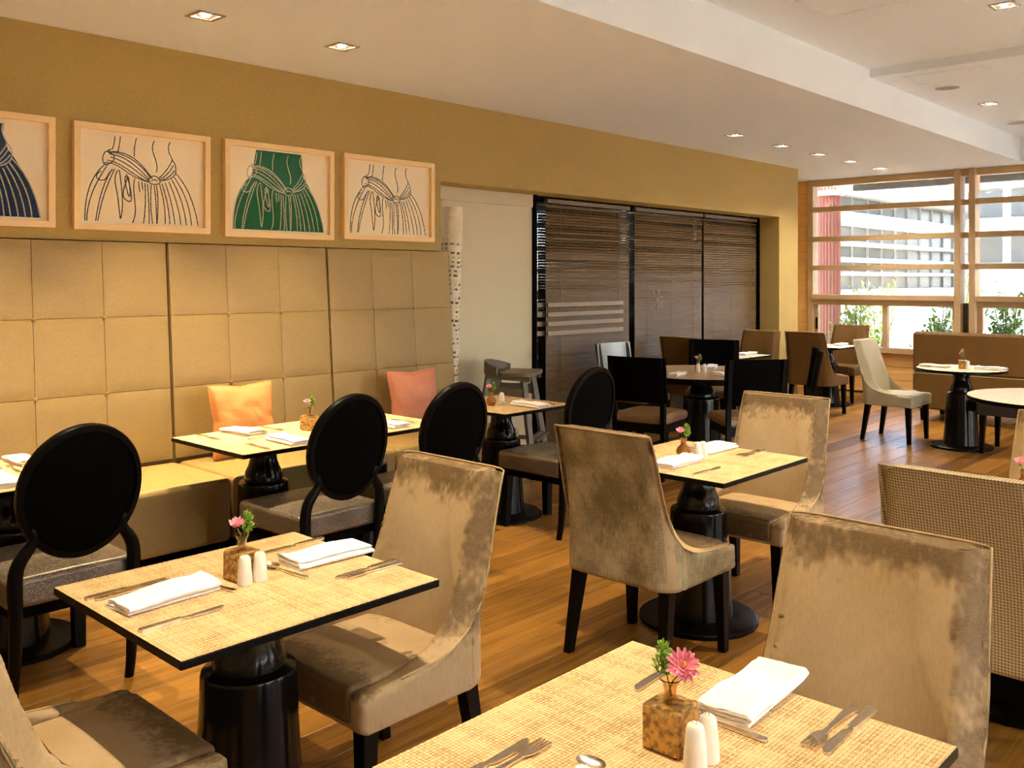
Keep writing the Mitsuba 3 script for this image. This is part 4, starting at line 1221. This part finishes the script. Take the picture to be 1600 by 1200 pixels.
def flower(x, y, z, deg, label, kind='daisy', lean_=0.5, size=1.0):
    """sprig standing in the neck of a vase: z is the top of the neck"""
    if kind not in FLOWER:
        P = Proto()
        rot = trimesh.transformations.rotation_matrix
        b = bloom(0.030 if kind == 'daisy' else 0.027, 5 if kind == 'daisy' else 9, 0.2 if kind == 'daisy' else 0.55)
        c = (0.014, 0.022, 0.030) if kind == 'daisy' else (0.008, -0.012, 0.026)
        b.apply_transform(rot(0.95 if kind == 'daisy' else 0.5, [0, 1, 0]))
        b.apply_translation(c)
        P.add('bloom', b, 'm_petal' if kind == 'daisy' else 'm_petal_pale')
        if kind == 'daisy':
            h = trimesh.creation.icosphere(subdivisions=2, radius=0.006)
            h.vertices = h.vertices * [1, 1, 0.6]
            h.apply_transform(rot(0.95, [0, 1, 0]))
            h.apply_translation([c[0] + 0.007, c[1], c[2] + 0.006])
            P.add('bloom__heart', h, 'm_petal_heart', smooth=True)
        lc = leaf_cluster(0.015, 0.055, 110, 3, 0.012)
        g = -0.012 if kind == 'daisy' else 0.016
        lc.apply_translation([0, g, 0.006])
        P.add('sprig', lc, 'm_sprig')
        P.add('stem', cat(tube(spline([(0, 0, -0.03), (0.001, 0, -0.01), (c[0] * 0.5, c[1] * 0.5, 0.008), (c[0] * 0.8, c[1], c[2] - 0.004)], 8), 0.0014, 6), tube([(-0.002, 0.002, -0.03), (-0.002, g * 0.2, -0.01), (0, g, 0.03)], 0.0012, 6)), 'm_stem', smooth=True)
        P.said = {'bloom': 'pink bloom', 'sprig': 'green leafy sprig'}
        FLOWER[kind] = P
    FLOWER[kind].stand('flower_sprig', at(x, y, z, deg), label, 'flower', 'pink flowers in the table vases')


TZ = 0.73
# table by the first oval chair
CV.stand('cube_vase', at(1.345, 2.275, TZ, 3), 'gilded cube vase on the table beside the first oval chair', 'vase', 'gilded cube vases')
flower(1.345, 2.275, TZ + 0.118, 232, 'pink carnation and green sprig in the cube vase by the oval chair', 'carnation')
shaker(1.322, 2.222, 'white shaker before the cube vase near the oval chair, left one of the pair')
shaker(1.368, 2.222, 'white shaker before the cube vase near the oval chair, right one of the pair')
lay_napkin(1.125, 2.275, TZ, 3, 'white napkin on the left half of the cube vase table, nearest the bottom left chair', 0)
lay_napkin(1.615, 2.262, TZ, 178, 'white napkin on the right half of the cube vase table, before the facing velvet chair', 1)
knife(1.088, 2.103, 2, 'steel knife at the left front edge of the cube vase table')
knife(1.090, 2.412, 2, 'steel knife beside the fork at the far left of the cube vase table')
fork(1.100, 2.388, 0, 'steel fork beside the knife at the far left of the cube vase table')
spoon(1.255, 2.280, 100, 'small spoon tucked under the left napkin of the cube vase table')
knife(1.610, 2.428, 181, 'steel knife at the far edge of the cube vase table')
fork(1.630, 2.058, 180, 'steel fork at the right end of the cube vase table')
knife(1.622, 2.082, 181, 'steel knife beside the fork at the right end of the cube vase table')
spoon(1.455, 2.235, 95, 'small spoon before the right napkin of the cube vase table')
# nearest table
CV.stand('cube_vase', at(1.375, 0.905, TZ, 2), 'gilded cube vase on the nearest table', 'vase', 'gilded cube vases')
flower(1.375, 0.905, TZ + 0.118, 214, 'pink daisy and green sprig in the cube vase on the nearest table', 'daisy')
shaker(1.338, 0.832, 'white shaker on the nearest table, front one of the pair')
shaker(1.378, 0.832, 'white shaker on the nearest table, rear one of the pair beside the napkin')
lay_napkin(1.645, 0.895, TZ, 4, 'large white napkin on the nearest table before the worn velvet chair', 2, 1.0)
lay_napkin(1.065, 0.895, TZ, 183, 'white napkin at the bottom edge of the photo on the nearest table', 0)
knife(1.618, 1.083, 183, 'steel knife at the far edge of the nearest table, behind the vase')
fork(1.628, 0.727, 181, 'steel fork at the right end of the nearest table')
knife(1.640, 0.697, 181, 'steel knife beside the fork at the right end of the nearest table')
spoon(1.500, 0.885, 92, 'small spoon before the large napkin on the nearest table')
knife(1.11, 1.095, 2, 'steel knife at the bottom edge of the photo on the nearest table')
fork(1.135, 1.068, 1, 'steel fork at the bottom edge of the photo on the nearest table')
spoon(1.228, 0.905, 95, 'small spoon at the bottom edge of the photo beside the cut off napkin')
# middle table
BV.stand('bulb_vase', at(3.655, 2.335, TZ), 'amber bulb vase on the middle table between velvet chairs', 'vase', 'amber bulb vases')
flower(3.655, 2.335, TZ + 0.088, 205, 'pink carnation in the amber vase on the middle table', 'carnation')
shaker(3.665, 2.265, 'white shaker beside the amber vase on the middle table, left one of the pair')
shaker(3.695, 2.255, 'white shaker beside the amber vase on the middle table, right one of the pair')
lay_napkin(3.50, 2.27, TZ, 2, 'white napkin on the middle table before the streaked brown velvet chair', 1)
lay_napkin(3.905, 2.33, TZ, 178, 'white napkin on the middle table before the facing velvet chair', 2)
knife(3.455, 2.085, 1, 'steel knife at the near edge of the middle table')
fork(3.94, 2.16, 181, 'steel fork on the far half of the middle table')
knife(3.95, 2.135, 181, 'steel knife on the far half of the middle table')
fork(3.46, 2.50, 2, 'steel fork at the far left edge of the middle table')
# banquette tables
lay_napkin(2.62, 4.42, TZ, -85, 'white napkin at the seat side of the orange cushion table', 0)
lay_napkin(2.64, 4.02, TZ, 88, 'white napkin at the near side of the orange cushion table', 1)
knife(2.42, 4.42, -88, 'steel knife at the left of the orange cushion table')
fork(2.80, 4.42, -88, 'steel fork at the seat side of the orange cushion table')
fork(2.45, 4.00, 88, 'steel fork at the near side of the orange cushion table')
spoon(2.62, 4.22, 5, 'small spoon in the middle of the orange cushion table')
CV.stand('cube_vase', at(2.93, 4.26, TZ, 4), 'small gilded vase behind the second oval chair on the banquette tables', 'vase', 'gilded cube vases')
flower(2.93, 4.26, TZ + 0.118, 236, 'pink flower behind the second oval chair on the banquette tables', 'carnation')
lay_napkin(3.31, 4.05, TZ, 90, 'white napkin between the second and third oval chairs', 2)
knife(3.46, 4.10, 90, 'steel knife on the table between the second and third oval chairs')
lay_napkin(1.32, 4.42, TZ, -80, 'white napkin at the left edge on the table behind the first oval chair', 1)
lay_napkin(1.30, 4.05, TZ, 88, 'white napkin just left of the first oval chair', 0)
lay_napkin(1.52, 4.43, TZ, -86, 'small bit of white napkin above the rim of the first oval chair', 2, 0.8)
fork(1.44, 4.30, 85, 'steel fork on the left edge table behind the first oval chair')
# darker table past the banquette
BV.stand('bulb_vase', at(4.30, 4.21, TZ), 'amber bulb vase on the darker table before the high chair', 'vase', 'amber bulb vases')
flower(4.30, 4.21, TZ + 0.088, 215, 'small flower in the amber vase before the high chair', 'carnation')
shaker(4.39, 4.20, 'white shaker beside the amber vase before the high chair')
lay_napkin(4.45, 4.00, TZ, 88, 'white napkin on the darker table before the high chair', 1)
lay_napkin(4.30, 4.44, TZ, -88, 'white napkin on the darker table beside the third oval chair', 2)
knife(4.60, 4.02, 90, 'steel knife on the darker table before the high chair')
# large round table
BV.stand('bulb_vase', at(7.16, 4.42, TZ), 'small vase in the middle of the large round table', 'vase', 'amber bulb vases')
flower(7.16, 4.42, TZ + 0.088, 210, 'flower in the vase on the large round table', 'carnation')
shaker(7.06, 4.36, 'white shaker on the large round table, left one of the pair')
shaker(7.10, 4.32, 'white shaker on the large round table, right one of the pair')
for (x, y, d, lab) in ((6.72, 4.36, 10, 'white napkin on the large round table before the near left black chair'), (6.86, 4.74, -60, 'white napkin on the large round table before the chair with the bright reflection'),
                       (7.52, 4.50, 25, 'white napkin on the large round table before the far black chair'), (6.98, 4.06, 60, 'white napkin on the large round table before the near right black chair')):
    lay_napkin(x, y, TZ, d, lab, int(x * 10), 0.8)
fork(7.28, 4.10, 40, 'steel fork on the large round table near the near right black chair')
# small tables
lay_napkin(9.12, 5.02, TZ, 0, 'white napkin before the brown velvet chair facing the viewer', 1)
BV.stand('bulb_vase', at(10.98, 4.99, TZ), 'small vase on the table under the far window', 'vase', 'amber bulb vases')
flower(10.98, 4.99, TZ + 0.088, 200, 'flower in the vase under the far window', 'carnation')
lay_napkin(11.2, 4.88, TZ, 0, 'white napkin on the table under the far window', 0)
CV.stand('cube_vase', at(9.06, 2.78, TZ, 20), 'pale cube vase on the small round table before the sofa', 'vase', 'gilded cube vases')
flower(9.06, 2.78, TZ + 0.118, 120, 'dry brown flower on the small round table before the sofa', 'daisy')
shaker(9.00, 2.72, 'white shaker on the small round table before the sofa')
lay_napkin(9.04, 3.02, TZ, -88, 'white napkin on the small round table at the cream chair side', 2)
lay_napkin(9.13, 2.56, TZ, 88, 'white napkin on the small round table at the dark chair side', 1)
# right edge table
BV.stand('bulb_vase', at(3.93, 0.985, TZ), 'amber vase at the right edge behind the patterned chair', 'vase', 'amber bulb vases')
flower(3.93, 0.985, TZ + 0.088, 190, 'pink flower with green sprig at the right edge behind the patterned chair', 'carnation')
knife(4.03, 1.16, 178, 'steel knife on the right edge table behind the patterned chair')
lay_napkin(3.56, 0.95, TZ, 2, 'white napkin on the right edge table, hidden by the patterned chair', 0)

# ------------------------------------------------------------------ pendant lamps to the right, seen only as reflections in the picture glass
for i, (x, y, z) in enumerate(((7.3, -0.9, 2.42), (7.65, -1.15, 2.42), (8.0, -0.85, 2.36), (7.0, -1.2, 2.36), (8.3, -1.25, 2.42), (7.6, -0.6, 2.55))):
    k = new('pendant_lamp')
    sh = lathe([(0.085, 0.0), (0.11, -0.20), (0.108, -0.20), (0.083, 0.0)], 28)
    put(k + '__shade', sh, 'm_shade', smooth=50, M=at(x, y, z))
    glow(scene[k + '__shade'], 3.0, (1.0, 0.80, 0.45), 0.5)
    put(k + '__cord', tube([(0, 0, 0.002), (0, 0, RZ - z - 0.03)], 0.004, 6), 'm_black_matt', M=at(x, y, z))
    put(k + '__ceiling_cup', lathe([(0, RZ - z), (0.04, RZ - z), (0.04, RZ - z - 0.02), (0.01, RZ - z - 0.035), (0, RZ - z - 0.035)], 20), 'm_black_matt', smooth=40, M=at(x, y, z))
    tag(k, 'pendant lamp with a small pale shade in the cluster on the right', 'pendant lamp', 'pendant lamps')

# ------------------------------------------------------------------ outside
struct('ground_outside', cat(box(12.7, 90, -40, 60, -0.5, -0.3), box(-20, 12.7, -40, -5.4, -0.5, -0.3)), 'm_paving', 'pale paving outside the window')
k = new('corrugated_column')
pts = []
n = 44
for i in range(n):
    a = 2 * PI * i / n
    r = 0.165 + (0.009 if i % 2 else -0.009)
    pts.append((r * math.cos(a), r * math.sin(a)))
put(k + '__cladding', slab(Polygon(pts), -0.3, 3.3), 'm_pink_metal', M=at(14.0, 6.27))
put(k + '__collar', lathe([(0.17, 2.86), (0.22, 2.86), (0.22, 2.94), (0.17, 2.94), (0.17, 2.86)], 32), 'm_facade', M=at(14.0, 6.27))
tag(k, 'pink corrugated column outside at the left of the window', 'column')
k = new('roof_overhang')
put(k + '__eave', bev(12.7, 14.1, -6, 5.9, 3.02, 3.16, 0.01), 'm_facade')
put(k + '__gutter', bev(14.0, 14.12, -6, 5.9, 2.92, 3.02, 0.01), 'm_window_dark')
tag(k, 'eave with a dark gutter outside above the window', 'eave')

YF = 20.0
k = new('office_building')
put(k + '__wall', box(16, 95, YF + 0.6, YF + 14, -0.3, 5.9), 'm_facade')
put(k + '__roof_slab', bev(15.5, 95.5, YF - 1.2, YF + 14.5, 5.9, 6.25, 0.03), 'm_facade')
put(k + '__ground_wall', box(15.8, 95, YF - 0.4, YF, -0.3, 1.05), 'm_facade')
for z0, z1 in ((1.75, 1.95), (2.45, 2.68), (3.3, 3.5), (4.35, 5.0)):
    put(sub(k, 'parapet'), bev(15.8, 95.2, YF - 0.55, YF + 0.3, z0, z1, 0.02), 'm_facade')
wp = {}
for (z0, z1) in ((1.05, 1.75), (1.95, 2.45), (2.68, 3.3), (3.5, 4.35), (5.0, 5.9)):
    if (z0, z1) not in wp:
        wp[(z0, z1)] = (mikit.ply(box(0.03, 1.97, 0.3, 0.36, z0, z1), 'm_facade_glass'), mikit.ply(box(-0.025, 0.025, 0.2, 0.4, z0, z1), 'm_facade'))
    for i in range(38):
        scene[sub(k, 'window')] = {**wp[(z0, z1)][0], 'to_world': at(16.0 + 2.0 * i, YF)}
        scene[sub(k, 'mullion')] = {**wp[(z0, z1)][1], 'to_world': at(16.0 + 2.0 * i, YF)}
tag(k, 'long pale office building with white bands across the yard outside', 'building')
k = new('white_wing')
put(k + '__wall', box(60, 62, -40, YF - 2, -0.3, 9.5), 'm_facade')
for i in range(3):
    put(sub(k, 'parapet'), bev(59.4, 60, -40, YF - 2, 1.6 + i * 2.7, 2.5 + i * 2.7, 0.03), 'm_facade')
for r_ in range(3):
    for c_ in range(24):
        put(sub(k, 'window'), box(59.9, 59.99, -39 + c_ * 2.4, -39 + c_ * 2.4 + 1.9, 2.6 + r_ * 2.7, 4.2 + r_ * 2.7), 'm_facade_glass')
tag(k, 'white sunlit building at the far end of the yard outside', 'building')


def shrub(x, y, w, h, n, label, seed, mt='m_leaf', z0=-0.3):
    rr = random.Random(seed)
    k = new('shrub')
    stems, leaves = [], []
    for i in range(7):
        a = rr.uniform(0, 2 * PI)
        tip = (w * 0.8 * math.cos(a) * rr.uniform(0.3, 1), w * 0.8 * math.sin(a) * rr.uniform(0.3, 1), h * rr.uniform(0.55, 1.0))
        pts = spline([(0.04 * math.cos(a), 0.04 * math.sin(a), 0), (tip[0] * 0.35, tip[1] * 0.35, tip[2] * 0.5), tip], 10)
        stems.append(tube(pts, np.linspace(0.014, 0.005, 10), 5))
        for j in range(n // 7):
            t = rr.uniform(0.25, 1.0)
            p = pts[min(9, int(t * 9))]
            v, f = petal(rr.uniform(0.06, 0.11), 0.045, 0.02)
            m = trimesh.Trimesh(v, f, process=False)
            m.apply_transform(trimesh.transformations.rotation_matrix(-rr.uniform(-0.6, 0.9), [0, 1, 0]))
            m.apply_transform(trimesh.transformations.rotation_matrix(rr.uniform(0, 2 * PI), [0, 0, 1]))
            m.apply_translation([p[0] + rr.gauss(0, 0.10), p[1] + rr.gauss(0, 0.10), p[2] + rr.gauss(0, 0.12)])
            leaves.append(m)
    put(k + '__stems', cat(*stems), 'm_twig', smooth=True, M=at(x, y, z0))
    put(k + '__leaves', cat(*leaves), mt, M=at(x, y, z0))
    tag(k + '__leaves', 'many small green leaves', kind='stuff')
    tag(k, label, 'shrub', 'shrubs outside the window')


shrub(13.3, 5.55, 0.3, 1.75, 1500, 'pale leafy shrub outside behind the left window pane', 3, 'm_leaf_light')
shrub(13.6, 4.52, 0.32, 1.65, 1700, 'dark green shrub outside just left of the window post', 4)
shrub(13.7, 3.62, 0.32, 1.7, 1300, 'green shrub outside right of the window post', 5)
shrub(13.9, 2.65, 0.4, 1.65, 1300, 'green shrub outside at the right edge of the window', 6, 'm_leaf_light')
for i, w in enumerate(('leftmost', 'second from the left', 'middle one', 'second from the right', 'rightmost')):
    shrub(17.5 + (i % 2) * 0.8, 9.0 - i * 1.8, 0.8, 2.1 - 0.15 * (i % 3), 900, f'pale low shrub across the yard outside, {w} of the five', 20 + i, 'm_leaf_light')
